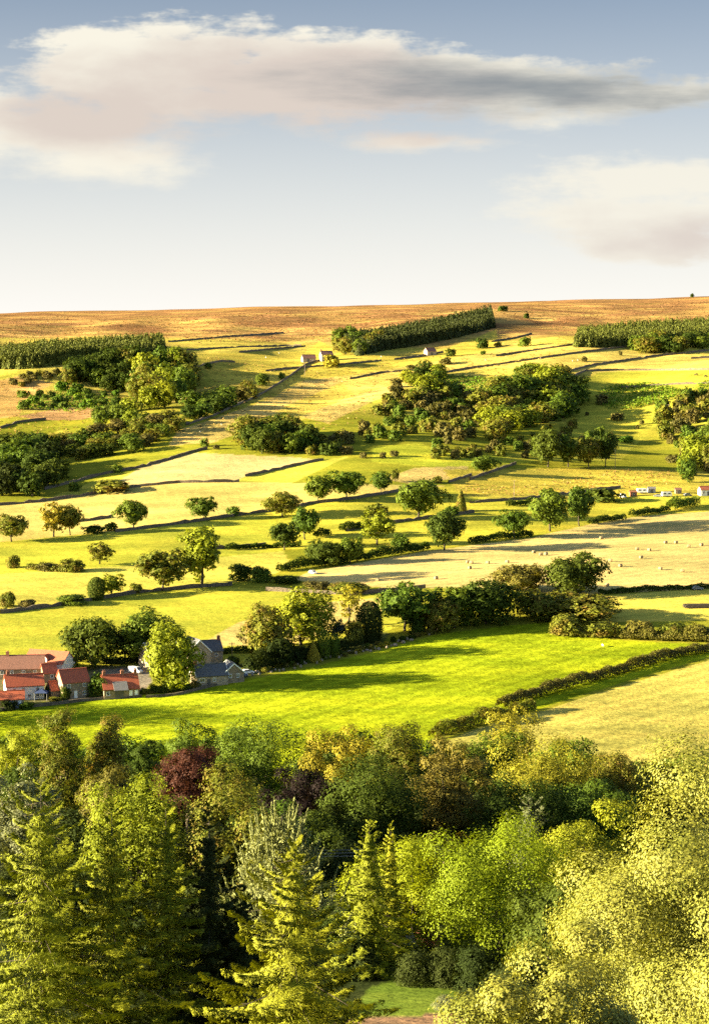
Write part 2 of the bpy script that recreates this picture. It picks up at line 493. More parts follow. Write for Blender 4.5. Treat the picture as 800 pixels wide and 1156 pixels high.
def pinecandles(seed, H, W, nshoot=170, z0=.35):
    """pine with long upright shoots at the branch ends."""
    rng = np.random.default_rng(seed); mb = MB(); tr = H * .014
    mb.tube([(0, 0, -.6), (.1, 0, H * .5), (0, .1, H * .96)], [tr * 1.3, tr, .05], 7)
    out = []
    for i in range(nshoot):
        f = z0 + (.94 - z0) * rng.random() ** .8
        R = W / 2 * ((1 - f) / (1 - z0)) ** .62 * rng.uniform(.25, 1.05)
        a = rng.uniform(0, 6.28)
        base = np.array([math.cos(a) * R, math.sin(a) * R, f * H + .10 * R])
        ax = unit(np.array([math.cos(a) * .5 * R / (W / 2), math.sin(a) * .5 * R / (W / 2), 1.]) + rng.normal(size=3) * .10)
        ln = rng.uniform(1.2, 2.6) * H / 26
        if f > .85: ln = min(ln, (1.0 - f) * H + .2)
        n = 80; s = rng.random(n)
        rd = rdir(rng, n); rd = unit(rd - ax * (rd @ ax)[:, None])
        C = base + ax * (s * ln)[:, None] + rd * (.11 * (1.15 - s))[:, None]
        T = rd * .8 + ax * 1.0
        Nn = unit(rd + rng.normal(size=(n, 3)) * .3)
        out.append(rhombi(C, Nn, T, np.full(n, .20), np.full(n, .055)))
        # older dark needles under the shoot
        m = 40
        C = base + rng.normal(size=(m, 3)) * np.array([.45, .45, .35]) - np.array([0, 0, .5])
        out.append(rhombi(C, rdir(rng, m), rdir(rng, m), np.full(m, .24), np.full(m, .07)))
        if i % 2 == 0:
            mb.tube([(0, 0, base[2] - R * .6), tuple(base)], [.06, .03], 4, cap=False)
    return np.concatenate(out), mb

def hedge_quads(seed, pts, h, w, ls, dens=1.0, gap=0.0, bumpy=.3):
    """leaf quads along a ground polyline."""
    rng = np.random.default_rng(seed)
    P = np.array(pts); seg = np.linalg.norm(np.diff(P, axis=0), axis=1); cum = np.concatenate([[0], np.cumsum(seg)])
    Ltot = cum[-1]
    n = int(dens * 1.9 * Ltot * (2 * h + w) / (ls * ls * 1.3))
    n = min(n, 26000)
    s = rng.random(n) * Ltot
    k1, k2, k3 = rng.uniform(0, 6.28, 3)
    lam = 3.2 * w + 3
    prof = 1 + bumpy * (np.sin(s / lam * 6.28 + k1) * .5 + np.sin(s / (lam * .43) * 6.28 + k2) * .35 + np.sin(s / (lam * 2.9) * 6.28 + k3) * .5)
    if gap:
        keep = (np.sin(s / 37. + k3) + np.sin(s / 15. + k1) * .6) > -1.6 + gap * 1.8
        s = s[keep]; prof = prof[keep]; n = len(s)
    c = np.stack([np.interp(s, cum, P[:, i]) for i in range(3)], 1)
    dirs = np.stack([np.interp(s, cum, np.gradient(P[:, i], cum)) for i in range(2)], 1)
    dirs = unit(dirs); nrm = np.stack([-dirs[:, 1], dirs[:, 0]], 1)
    th = rng.uniform(-.25, math.pi + .25, n); rr = rng.uniform(.72, 1.05, n)
    ox = np.cos(th) * w / 2 * rr * np.sqrt(prof.clip(.2)); oz = (np.sin(th) * .62 + .38) * h * rr * prof.clip(.25)
    C = c.copy(); C[:, :2] += nrm * ox[:, None]; C[:, 2] += oz
    C += rng.normal(size=(n, 3)) * ls * .4
    Nn = np.concatenate([nrm * np.cos(th)[:, None], np.sin(th)[:, None]], 1) + rng.normal(size=(n, 3)) * .5
    sz = ls * rng.uniform(.6, 1.3, n)
    return rhombi(C, unit(Nn), rng.normal(size=(n, 3)), sz, sz * .65)

def path(pts_px, step=6.0, offset=0.0):
    """pixel polyline -> dense ground points"""
    out = []
    for (u0, v0), (u1, v1) in zip(pts_px[:-1], pts_px[1:]):
        k = max(1, int(math.hypot(u1 - u0, v1 - v0) / step))
        for i in range(k):
            t = i / k; out.append(ground(u0 + (u1 - u0) * t, v0 + (v1 - v0) * t))
    out.append(ground(*pts_px[-1]))
    P = np.array(out)
    # re-sit on the terrain at a finer world spacing
    seg = np.linalg.norm(np.diff(P[:, :2], axis=0), axis=1); cum = np.concatenate([[0], np.cumsum(seg)])
    n = max(2, int(cum[-1] / 2.5))
    s = np.linspace(0, cum[-1], n)
    x = np.interp(s, cum, P[:, 0]); y = np.interp(s, cum, P[:, 1])
    return np.stack([x, y, TH(x, y)], 1)

# ------------------------------------------------------------------ ground sheet
def build_ground():
    ys = np.concatenate([np.arange(-200, 0, 20), np.arange(0, 200, 5), np.arange(200, 300, 2.5), np.arange(300, 480, 3), np.arange(480, 700, 1.2),
                         np.arange(700, 1000, 1.6), np.arange(1000, 2340, 2.6), np.arange(2340, 2700, 20), np.geomspace(2700, 9000, 25)])
    core = np.linspace(-1, 1, 391)
    outer = np.geomspace(1, 14, 14)[1:]
    s = np.concatenate([-outer[::-1], core, outer])
    wid = 60 + .215 * np.clip(ys, 0, 3000)
    X = s[None, :] * wid[:, None]; Y = np.repeat(ys[:, None], len(s), 1)
    Z = TH(X, Y)
    ny, nx = X.shape
    V = np.stack([X, Y, Z], -1).reshape(-1, 3)
    i = np.arange(ny - 1)[:, None] * nx + np.arange(nx - 1)[None, :]
    Q = np.stack([i, i + 1, i + nx + 1, i + nx], -1).reshape(-1, 4)
    mat = ground_mat()
    me = np_mesh('ground', V, Q, [mat], smooth=True)
    x, y = V[:, 0], V[:, 1]
    n = len(V)
    def nz(lx, ly, seed):
        r = np.random.default_rng(seed); o = 0
        for k in range(7):
            a = r.uniform(0, 6.28); f = r.uniform(.6, 1.7)
            o = o + np.sin((x / lx * math.cos(a) + y / ly * math.sin(a)) * f * 6.28 + r.uniform(0, 6.28) + 1.3 * np.sin(x / lx * 3 + k) * np.cos(y / ly * 2.3 + k))
        return o / 4.0
    def L(*c): return np.array(c, float)
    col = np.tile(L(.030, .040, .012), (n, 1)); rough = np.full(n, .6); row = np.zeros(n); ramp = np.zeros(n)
    def blend(c, m):
        nonlocal col
        col = col * (1 - m[:, None]) + c * m[:, None]
    grass = L(.20, .205, .020); gold = L(.345, .285, .060); moor = L(.315, .198, .065); heath = L(.200, .108, .046)
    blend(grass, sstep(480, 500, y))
    rough = np.where(y > 500, .35, rough)
    g = sstep(1150, 1300, y + 40 * nz(160, 120, 1))
    blend(gold, g * .85)
    g2 = np.clip(sstep(.1, .7, nz(190, 60, 5)), 0, 1) * sstep(1120, 1250, y) * (1 - sstep(1600, 1750, y))
    blend(L(.32, .30, .04), g2 * .75)
    rough = np.maximum(rough, g * .8)
    mo = sstep(1560, 1760, y + 90 * nz(260, 130, 2) + .12 * x)
    blend(moor, mo)
    he = sstep(.0, .55, nz(150, 70, 3) + .55 * sstep(1700, 2200, y)) * mo
    blend(heath, he * .85)
    gg = sstep(.35, .8, nz(120, 50, 4)) * mo * (1 - sstep(2000, 2250, y))
    blend(L(.36, .26, .075), gg * .8)
    rough = np.maximum(rough, mo)
    # fields, each a polygon on the ground
    def inside(poly):
        P = np.array([ground(u, v)[:2] for u, v in densify(poly, 14)])
        m = np.zeros(n, bool)
        bx = (x > P[:, 0].min()) & (x < P[:, 0].max()) & (y > P[:, 1].min()) & (y < P[:, 1].max())
        ii = np.nonzero(bx)[0]; xs, ysx = x[ii], y[ii]; c = np.zeros(len(ii), bool)
        for a, b in zip(P, np.roll(P, -1, 0)):
            if a[1] == b[1]: continue
            k = ((a[1] > ysx) != (b[1] > ysx)) & (xs < (b[0] - a[0]) * (ysx - a[1]) / (b[1] - a[1]) + a[0])
            c ^= k
        m[ii] = c
        return m
    for poly, c, rg, ang, am in FIELDS:
        m = inside(poly)
        v = nz(60, 35, int(abs(poly[0][1]) * 7 + 1))[m]
        col[m] = np.array(c)[None, :] * (1 + .10 * v[:, None])
        rough[m] = rg
        row[m] = x[m] * math.cos(ang) + y[m] * math.sin(ang)
        ramp[m] = am
    at = me.color_attributes.new('field_colour', 'FLOAT_COLOR', 'POINT')
    at.data.foreach_set('color', np.concatenate([np.clip(col, 0, 1), np.ones((n, 1))], 1).astype(np.float32).ravel())
    for nm, arr in (('rough', rough), ('row', row), ('row_amount', ramp)):
        a = me.attributes.new(nm, 'FLOAT', 'POINT'); a.data.foreach_set('value', arr.astype(np.float32))
    o = link('ground', me); tag(o, 'green and golden valley farmland rising to a brown moor', 'ground', kind='structure')
    return o

def densify(poly, d):
    out = []
    for (u0, v0), (u1, v1) in zip(poly, poly[1:] + poly[:1]):
        k = max(1, int(math.hypot(u1 - u0, v1 - v0) / d))
        for i in range(k): out.append((u0 + (u1 - u0) * i / k, v0 + (v1 - v0) * i / k))
    return out

def ground_mat():
    m, nt, nodes, links = new_mat('turf_and_moor')
    a = N(nt, 'ShaderNodeAttribute', attribute_name='field_colour')
    rg = N(nt, 'ShaderNodeAttribute', attribute_name='rough').outputs['Fac']
    rw = N(nt, 'ShaderNodeAttribute', attribute_name='row').outputs['Fac']
    ra = N(nt, 'ShaderNodeAttribute', attribute_name='row_amount').outputs['Fac']
    geo = N(nt, 'ShaderNodeNewGeometry'); P = geo.outputs['Position']
    n1 = noise(nt, P, .55, 4, .65, (.45, 1, 1))
    n2 = noise(nt, P, .075, 4, .6, (.4, 1, 1))
    n3 = noise(nt, P, .018, 3, .55, (.5, 1, 1))
    amp = mth(nt, 'MULTIPLY_ADD', rg, .85, .42)
    def sw(nv, k):   # noise -> 1 +- k*amp
        return mth(nt, 'ADD', 1.0, mth(nt, 'MULTIPLY', mth(nt, 'MULTIPLY', mth(nt, 'SUBTRACT', nv, .5), k), amp))
    val = mth(nt, 'MULTIPLY', mth(nt, 'MULTIPLY', sw(n1, 1.5), sw(n2, 1.7)), sw(n3, 1.0))
    wob = mth(nt, 'ADD', rw, mth(nt, 'MULTIPLY', n2, 3.0))
    st = mth(nt, 'SINE', mth(nt, 'MULTIPLY', wob, 2 * math.pi / 5.5))
    val = mth(nt, 'MULTIPLY', val, mth(nt, 'MULTIPLY_ADD', mth(nt, 'MULTIPLY', st, ra), 1.0, 1.0))
    val = mth(nt, 'MAXIMUM', val, .15)
    cb = N(nt, 'ShaderNodeCombineXYZ')
    for i in range(3): links.new(val, cb.inputs[i])
    c = mixc(nt, a.outputs['Color'], cb.outputs[0], 1.0, 'MULTIPLY')
    # drier / greener drift
    dr = mrange(nt, n2, .42, .66, 0, .45)
    c = mixc(nt, c, mixc(nt, c, (1.25, .92, .9), 1.0, 'MULTIPLY'), dr)
    d = N(nt, 'ShaderNodeBsdfPrincipled'); links.new(c, d.inputs['Base Color'])
    d.inputs['Roughness'].default_value = 1; d.inputs['Specular IOR Level'].default_value = .0
    bp = N(nt, 'ShaderNodeBump'); bp.inputs['Distance'].default_value = .5
    links.new(mth(nt, 'MULTIPLY_ADD', rg, .55, .22), bp.inputs['Strength'])
    n4 = noise(nt, P, 1.1, 3, .6, (.6, 1.2, 1))
    links.new(mth(nt, 'ADD', n4, mth(nt, 'MULTIPLY', n2, 3.0)), bp.inputs['Height'])
    links.new(bp.outputs[0], d.inputs['Normal'])
    o = N(nt, 'ShaderNodeOutputMaterial'); links.new(d.outputs[0], o.inputs[0])
    return m

G1 = (.225, .278, .010); YG = (.315, .320, .036); PALE = (.42, .36, .095); TAN = (.39, .325, .135); STRAW = (.42, .34, .125)
BANK = (.38, .29, .085); LIME = (.30, .32, .030)
FIELDS = [
    ([(-60, 440), (20, 425), (60, 432), (30, 450), (20, 470), (-60, 480)], (.36, .23, .075), .8, 0, 0),
    ([(20, 470), (60, 462), (110, 458), (118, 468), (90, 474), (40, 474)], (.33, .20, .085), .8, 0, 0),
    ([(60, 505), (72, 492), (92, 490), (100, 500), (84, 508)], (.33, .22, .075), .8, 0, 0),
    ([(200, 486), (260, 466), (300, 452), (360, 420), (420, 415), (420, 424), (330, 460), (280, 484), (240, 500), (190, 503)], BANK, .9, 0, 0),
    ([(280, 482), (330, 455), (400, 425), (450, 418), (460, 424), (400, 450), (340, 474), (310, 486)], (.40, .32, .060), .6, 0, 0),
    ([(340, 470), (400, 446), (460, 430), (450, 440), (410, 458), (370, 478)], BANK, .9, 0, 0),
    ([(420, 505), (470, 500), (500, 508), (560, 515), (640, 505), (600, 522), (500, 528), (420, 522)], LIME, .5, 0, 0),
    ([(430, 540), (470, 528), (530, 526), (520, 538), (470, 548)], (.38, .30, .10), .7, 0, 0),
    ([(190, 445), (230, 425), (330, 412), (345, 402), (345, 396), (200, 400)], (.26, .25, .04), .6, 0, 0),
    # hillside pastures first, later ones lie over them
    ([(-250, 455), (20, 500), (70, 485), (110, 495), (100, 510), (40, 500), (0, 510), (-250, 520)], (.36, .32, .045), .6, 0, 0),
    ([(640, 440), (680, 418), (810, 412), (1000, 410), (1000, 470), (740, 480), (700, 520), (600, 520), (560, 520), (640, 490)], (.30, .29, .035), .5, 0, 0),
    ([(380, 425), (520, 398), (620, 388), (810, 402), (1000, 395), (1000, 415), (820, 415), (680, 420), (560, 415), (470, 425), (400, 445)], (.40, .32, .075), .6, 0, 0),
    ([(220, 400), (345, 396), (360, 385), (390, 400), (480, 402), (560, 372), (560, 395), (420, 420), (300, 435), (240, 430)], (.37, .31, .05), .6, 0, 0),
    ([(60, 560), (115, 540), (160, 532), (230, 510), (270, 515), (160, 528), (270, 530), (360, 520), (395, 515), (330, 545), (260, 545), (150, 552), (90, 560)], (.35, .33, .045), .4, 0, 0),
    ([(158, 528), (219, 511), (262, 513), (330, 516), (362, 519), (277, 538), (262, 545), (200, 545), (120, 552)], TAN, .3, .3, .03),
    ([(-250, 575), (0, 571), (100, 559), (152, 550), (202, 545), (270, 544), (500, 548), (520, 560), (270, 580), (130, 600), (0, 612), (-250, 625)], (.42, .35, .10), .3, .2, .03),
    ([(270, 580), (330, 570), (420, 558), (540, 545), (700, 535), (820, 540), (820, 575), (720, 585), (600, 605), (480, 622), (300, 620), (260, 600)], (.32, .305, .035), .4, 0, 0),
    ([(500, 530), (700, 528), (1000, 540), (1000, 556), (700, 560), (600, 565), (520, 560)], (.35, .295, .045), .7, 0, 0),
    ([(-250, 625), (0, 612), (130, 600), (200, 592), (330, 578), (300, 605), (320, 622), (120, 640), (0, 648), (-250, 660)], YG, .3, .5, .02),
    ([(-250, 660), (0, 648), (150, 638), (320, 622), (330, 640), (290, 655), (160, 667), (60, 684), (-250, 705)], (.40, .36, .065), .3, .5, .03),
    ([(330, 655), (350, 645), (482, 622), (600, 607), (665, 592), (720, 583), (790, 578), (1000, 572), (1000, 658), (810, 664), (690, 670), (640, 672), (560, 664), (440, 664)], STRAW, .3, 2.3, .05),
    ([(660, 674), (810, 664), (1000, 660), (1000, 690), (810, 700), (700, 702), (640, 700)], (.38, .34, .06), .3, 0, .0),
    ([(-250, 708), (0, 693), (60, 686), (160, 669), (262, 663), (345, 668), (440, 672), (470, 700), (330, 752), (200, 760), (-250, 790)], YG, .28, .35, .03),
    ([(235, 722), (270, 702), (340, 682), (440, 674), (430, 692), (330, 728), (240, 730)], (.42, .335, .11), .3, .35, .05),
    ([(-250, 805), (0, 798), (30, 796), (90, 789), (160, 785), (240, 772), (300, 764), (360, 751), (430, 734), (495, 716), (560, 708), (620, 702), (690, 722), (760, 726), (830, 729),
      (1000, 735), (1000, 735), (800, 742), (700, 771), (610, 800), (560, 812), (520, 822), (490, 832), (470, 890), (200, 892), (-250, 892)], G1, .75, 2.4, .11),
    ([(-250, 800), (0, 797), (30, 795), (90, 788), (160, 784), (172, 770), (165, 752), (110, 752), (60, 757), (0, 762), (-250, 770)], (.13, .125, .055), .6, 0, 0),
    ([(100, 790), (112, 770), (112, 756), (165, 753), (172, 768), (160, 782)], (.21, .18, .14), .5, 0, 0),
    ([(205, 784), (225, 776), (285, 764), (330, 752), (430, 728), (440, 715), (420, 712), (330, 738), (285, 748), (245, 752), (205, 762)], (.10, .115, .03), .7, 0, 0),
    ([(500, 838), (565, 813), (612, 803), (702, 774), (802, 745), (1000, 740), (1000, 900), (560, 895)], (.40, .355, .080), .6, 2.3, .09),
    ([(405, 1150), (412, 1118), (440, 1108), (500, 1110), (520, 1125), (500, 1146)], (.10, .15, .02), .4, 0, 0),
    ([(300, 1180), (380, 1156), (420, 1147), (520, 1146), (560, 1180)], (.20, .13, .075), .6, 0, 0),
]
build_ground()

# ------------------------------------------------------------------ tree prototypes (shared meshes)
PROTO = {}
def proto(key, Q, mb, H, W, mat='mid', bark='bark'):
    cm = quads_mesh(key + '_crown', Q, M[mat])
    tm = mb.mesh(key + '_trunk', M[bark], True) if mb is not None else None
    PROTO[key] = (cm, tm, H, W)

# mid-distance trees, about 2 to 4 pixels a metre
for i in range(5):
    proto('oak%d' % i, *broadleaf(100 + i, 12, 13, .16, 26, 6500, .40, .75, 'oak', hollow=.62), 12, 13)
for i in range(4):
    proto('ash%d' % i, *broadleaf(140 + i, 15, 12, .14, 32, 6500, .40, .85, 'round', rc=(.11, .19), hollow=.5), 15, 12)
for i in range(3):
    proto('dome%d' % i, *broadleaf(180 + i, 13, 14, .05, 32, 9000, .42, .85, 'round', rc=(.17, .24), hollow=.66), 13, 14)
for i in range(2):
    proto('airy%d' % i, *broadleaf(200 + i, 15, 11, .12, 26, 1900, .32, .8, 'round', rc=(.12, .18), hollow=.4), 15, 11)
for i in range(7):
    proto('bush%d' % i, bushmass(220 + i, 4, 5, 9 + i % 3, 800, .36), None, 4, 5)
for i in range(4):
    proto('shrub%d' % i, bushmass(260 + i, 4, 5, 12, 2400, .22), None, 4, 5)
for i in range(4):
    proto('wood%d' % i, *broadleaf(240 + i, 10, 9, .0, 20, 3600, .40, .9, 'round', rc=(.18, .26), hollow=.6), 10, 9)
cone_p = lambda f: max(.02, (1 - f) ** .75 * (.9 + .1 * min(1, f * 8)))
dome_p = lambda f: max(.02, min(1, (.75 + f * .8)) * math.sqrt(max(0, 1 - max(0, (f - .45) / .55) ** 2.2)))
STEM = lambda H: MB().tube([(0, 0, -.5), (0, 0, H * .5)], [.14, .08], 6)
for i in range(3):
    proto('thicket%d' % i, bushmass(280 + i, 4, 5, 16, 7000, .10), None, 4, 5)
proto('column0', clipped(300, 12, 5, dome_p, 6500, .24, .11), STEM(12), 12, 5)
proto('spire0', clipped(301, 12, 4.5, cone_p, 5500, .22, .12), STEM(12), 12, 4.5)
proto('topiary0', clipped(302, 6, 4, cone_p, 4200, .13, .04), STEM(6), 6, 4)
proto('yew0', clipped(303, 7, 3.2, dome_p, 4200, .13, .05), STEM(7), 7, 3.2)
for i in range(2):
    proto('full%d' % i, *broadleaf(310 + i, 15, 13, .02, 34, 11000, .34, .9, 'round', rc=(.13, .2), hollow=.62), 15, 13)
for i in range(3):
    proto('leafy%d' % i, *broadleaf(330 + i, 13, 14, .02, 34, 16000, .26, .85, 'round', rc=(.13, .2), hollow=.64), 13, 14)
_pc = [0]
def plant(kind, name, P, H, W, mat, label, cat='tree', group=None, rz=None):
    keys = sorted(k for k in PROTO if k.rstrip('0123456789') == kind)
    key = keys[_pc[0] % len(keys)]; _pc[0] += 1
    cm, tm, h, w = PROTO[key]
    if rz is None: rz = RNG.uniform(0, 6.28)
    s = (W / w, W / w, H / h)
    if tm is None:
        o = link(name, cm); o.location = P; o.rotation_euler = (0, 0, rz); o.scale = s
        o.material_slots[0].link = 'OBJECT'; o.material_slots[0].material = M[mat]
        return tag(o, label, cat, group)
    r = empty(name, P, rz, s); tag(r, label, cat, group)
    c = link('crown', cm, r); c.material_slots[0].link = 'OBJECT'; c.material_slots[0].material = M[mat]
    link('trunk', tm, r)
    return r

def tree_px(kind, name, u, vb, h, w, mat, label, cat='tree', group=None):
    P = ground(u, vb); k = pxm(P)
    return plant(kind, name, P, h / k, w / k, mat, label, cat, group)

TREES = [
 # far left meadow trees
 ('oak', 'oak_tree', 13.5, 611.6, 31, 41, 'olive', 'spreading field oak beside the photo edge on the yellow meadow, leftmost tree of its row'),
 ('ash', 'ash_tree', 61, 606, 39, 34, 'gold', 'pale golden loose-crowned ash tree standing in the meadow row'),
 ('oak', 'oak_tree', 79, 604, 35, 32, 'olive', 'olive oak touching the pale golden ash on its shaded side'),
 ('oak', 'oak_tree', 151, 596, 33, 37, 'mid', 'lone dark green oak with a clear trunk on the hedge line past two low bushes'),
 ('oak', 'oak_tree', 229.5, 587, 27, 30, 'mid', 'small round oak standing alone on the hedge line above the yellow meadow'),
 ('ash', 'ash_tree', 113, 637, 25, 30, 'olive', 'leaning ragged ash at the end of a meadow hedge'),
 ('oak', 'oak_tree', 184, 667, 47, 64, 'olive', 'big old oak with open limbs beside a taller bright ash'),
 ('ash', 'ash_tree', 227, 661, 68, 56, 'yellow', 'tall bright yellow-green ash next to the big open oak'),
 ('ash', 'ash_tree', 126, 674, 27, 28, 'yellow', 'small yellow ash tree beside a dark holly on the meadow wall'),
 ('column', 'holly_tree', 109, 677, 26, 18, 'dark', 'dark upright holly beside a small yellow ash on the meadow wall'),
 # middle meadows
 ('oak', 'oak_tree', 359.5, 568, 32, 31, 'mid', 'dense round oak, first of the pair on the upper meadow wall'),
 ('oak', 'oak_tree', 391, 564, 33, 43, 'mid', 'wide spreading oak, second of the pair on the upper meadow wall'),
 ('oak', 'oak_tree', 430, 558, 27, 25, 'mid', 'slim oak further along the wall from the wide spreading oak'),
 ('ash', 'ash_tree', 446, 544, 15, 13, 'olive', 'tiny round tree behind the slim oak on the upper wall'),
 ('oak', 'oak_tree', 319, 584, 29, 48, 'olive', 'broad flat-topped oak with a brown bank beneath it'),
 ('oak', 'oak_tree', 344.5, 609, 36, 36, 'mid', 'oak with a visible bare trunk, upper one of two in the small meadow'),
 ('oak', 'oak_tree', 321, 621, 32, 36, 'dark', 'darker oak, lower one of two in the small meadow'),
 ('ash', 'ash_tree', 426, 615, 40, 39, 'yellow', 'yellowish ash in the hedge gap in the middle of the valley side'),
 ('oak', 'oak_tree', 472, 586, 47, 53, 'mid', 'largest dark green oak above the two meadow hedges'),
 ('oak', 'oak_tree', 501, 621, 46, 48, 'dark', 'big solitary oak at the corner of the bale field'),
 ('oak', 'oak_tree', 395, 637, 31, 31, 'mid', 'round tree rising out of the long hedge above a parked white car'),
 ('ash', 'ash_tree', 452, 625, 23, 24, 'mid', 'small bushy tree at the end of the long hedge'),
 ('dome', 'hawthorn_tree', 366, 638, 28, 40, 'dark', 'dark dense hawthorn in the long hedge, nearest the white car'),
 ('spire', 'fir_tree', 520, 577, 26, 13, 'olive', 'small pale pointed tree on the meadow boundary'),
 # right middle
 ('oak', 'oak_tree', 618, 527, 44, 41, 'dark', 'tall dark oak, first of four trees in a row by a pole'),
 ('ash', 'ash_tree', 641, 527, 34, 24, 'mid', 'narrow tree in the row by a pole, between two broad oaks'),
 ('oak', 'oak_tree', 664, 529, 36, 32, 'olive', 'olive oak with a pale trunk in the row by a pole'),
 ('oak', 'oak_tree', 683, 527, 40, 27, 'dark', 'dark oak right beside the bare wooden pole'),
 ('oak', 'oak_tree', 545, 535, 22, 29, 'mid', 'low oak at the end of a short dark wall'),
 ('oak', 'oak_tree', 621, 600, 49, 51, 'mid', 'largest oak on the upper edge of the bale field'),
 ('oak', 'oak_tree', 654, 594, 45, 35, 'mid', 'slimmer oak overlapping the largest one at the bale field edge'),
 ('oak', 'oak_tree', 580, 608, 33, 36, 'mid', 'smaller round oak standing apart on the bale field edge'),
 ('dome', 'sycamore_tree', 650, 671, 46, 64, 'dark', 'dark dense round sycamore below the bale field'),
 ('dome', 'beech_tree', 586, 667, 31, 52, 'rust', 'brownish dome-shaped beech beside the dark round sycamore'),
 # around the gardens
 ('full', 'ash_tree', 341, 728, 66, 64, 'yellow', 'big sunlit yellow-green ash above the garden topiary'),
 ('full', 'ash_tree', 299, 747, 66, 54, 'olive', 'loose green tree beside the big sunlit garden ash'),
 ('spire', 'cypress_tree', 309, 733, 48, 19, 'olive', 'narrow pointed cypress in front of the loose green garden tree'),
 ('airy', 'birch_tree', 395, 708, 52, 40, 'gold', 'thin airy pale tree one can see the meadow through'),
 ('column', 'cypress_tree', 417, 724, 46, 27, 'deep', 'dark columnar cypress at the top of the rubble bank'),
 ('ash', 'maple_tree', 401, 727, 28, 28, 'gold', 'small orange-yellow maple against the dark columnar cypress'),
 ('topiary', 'clipped_yew', 354, 747, 23, 18, 'gold', 'clipped golden cone-shaped yew in the garden'),
 ('yew', 'clipped_yew', 365.5, 744, 34, 15, 'mid', 'tall clipped green yew, taller of two beside the golden cone'),
 ('yew', 'clipped_yew', 377, 742, 27, 13, 'mid', 'shorter clipped green yew beside the tall one'),
 ('topiary', 'clipped_yew', 343, 744, 15, 9, 'mid', 'small clipped green bush half behind the golden cone'),
 ('dome', 'laurel_tree', 316, 752, 33, 36, 'deep', 'dark green laurel below the pointed cypress'),
 ('ash', 'eucalyptus_tree', 381, 723, 24, 21, 'blue', 'bluish green tree behind the clipped yews'),
 ('oak', 'oak_tree', 457, 713, 54, 72, 'mid', 'broad arching oak at the end of the rubble bank'),
 ('ash', 'lime_tree', 512, 709, 48, 46, 'mid', 'tall leafy tree behind the sunlit thicket'),
 ('dome', 'hazel_tree', 497, 712, 38, 44, 'olive', 'sunlit olive hazel thicket between the arching oak and the tall leafy tree'),
 ('dome', 'hazel_tree', 548, 704, 50, 64, 'dark', 'very dark rounded tree shading the top of the green field'),
 ('dome', 'hazel_tree', 605, 700, 34, 48, 'olive', 'olive bushy tree below the brownish beech'),
 ('dome', 'hawthorn_tree', 655, 700, 32, 78, 'olive', 'wide low thicket at the corner of the green field'),
 # village
 ('dome', 'sycamore_tree', 104, 750, 53, 64, 'dark', 'large dark round sycamore behind the red roofed cottages'),
 ('ash', 'sycamore_tree', 141, 747, 38, 36, 'dark', 'smaller dark tree joined to the large round sycamore'),
 ('full', 'lime_tree', 167, 746, 60, 66, 'mid', 'tall green lime tree between the sycamore and the stone house'),
 ('full', 'lime_tree', 193, 780, 78, 62, 'yellow', 'sunlit yellow-green tree in front of the slate roofed house'),
 ('airy', 'ash_tree', 155, 748, 33, 20, 'mid', 'slender see-through tree under the tall green lime'),
]
for t in TREES: tree_px(*t)

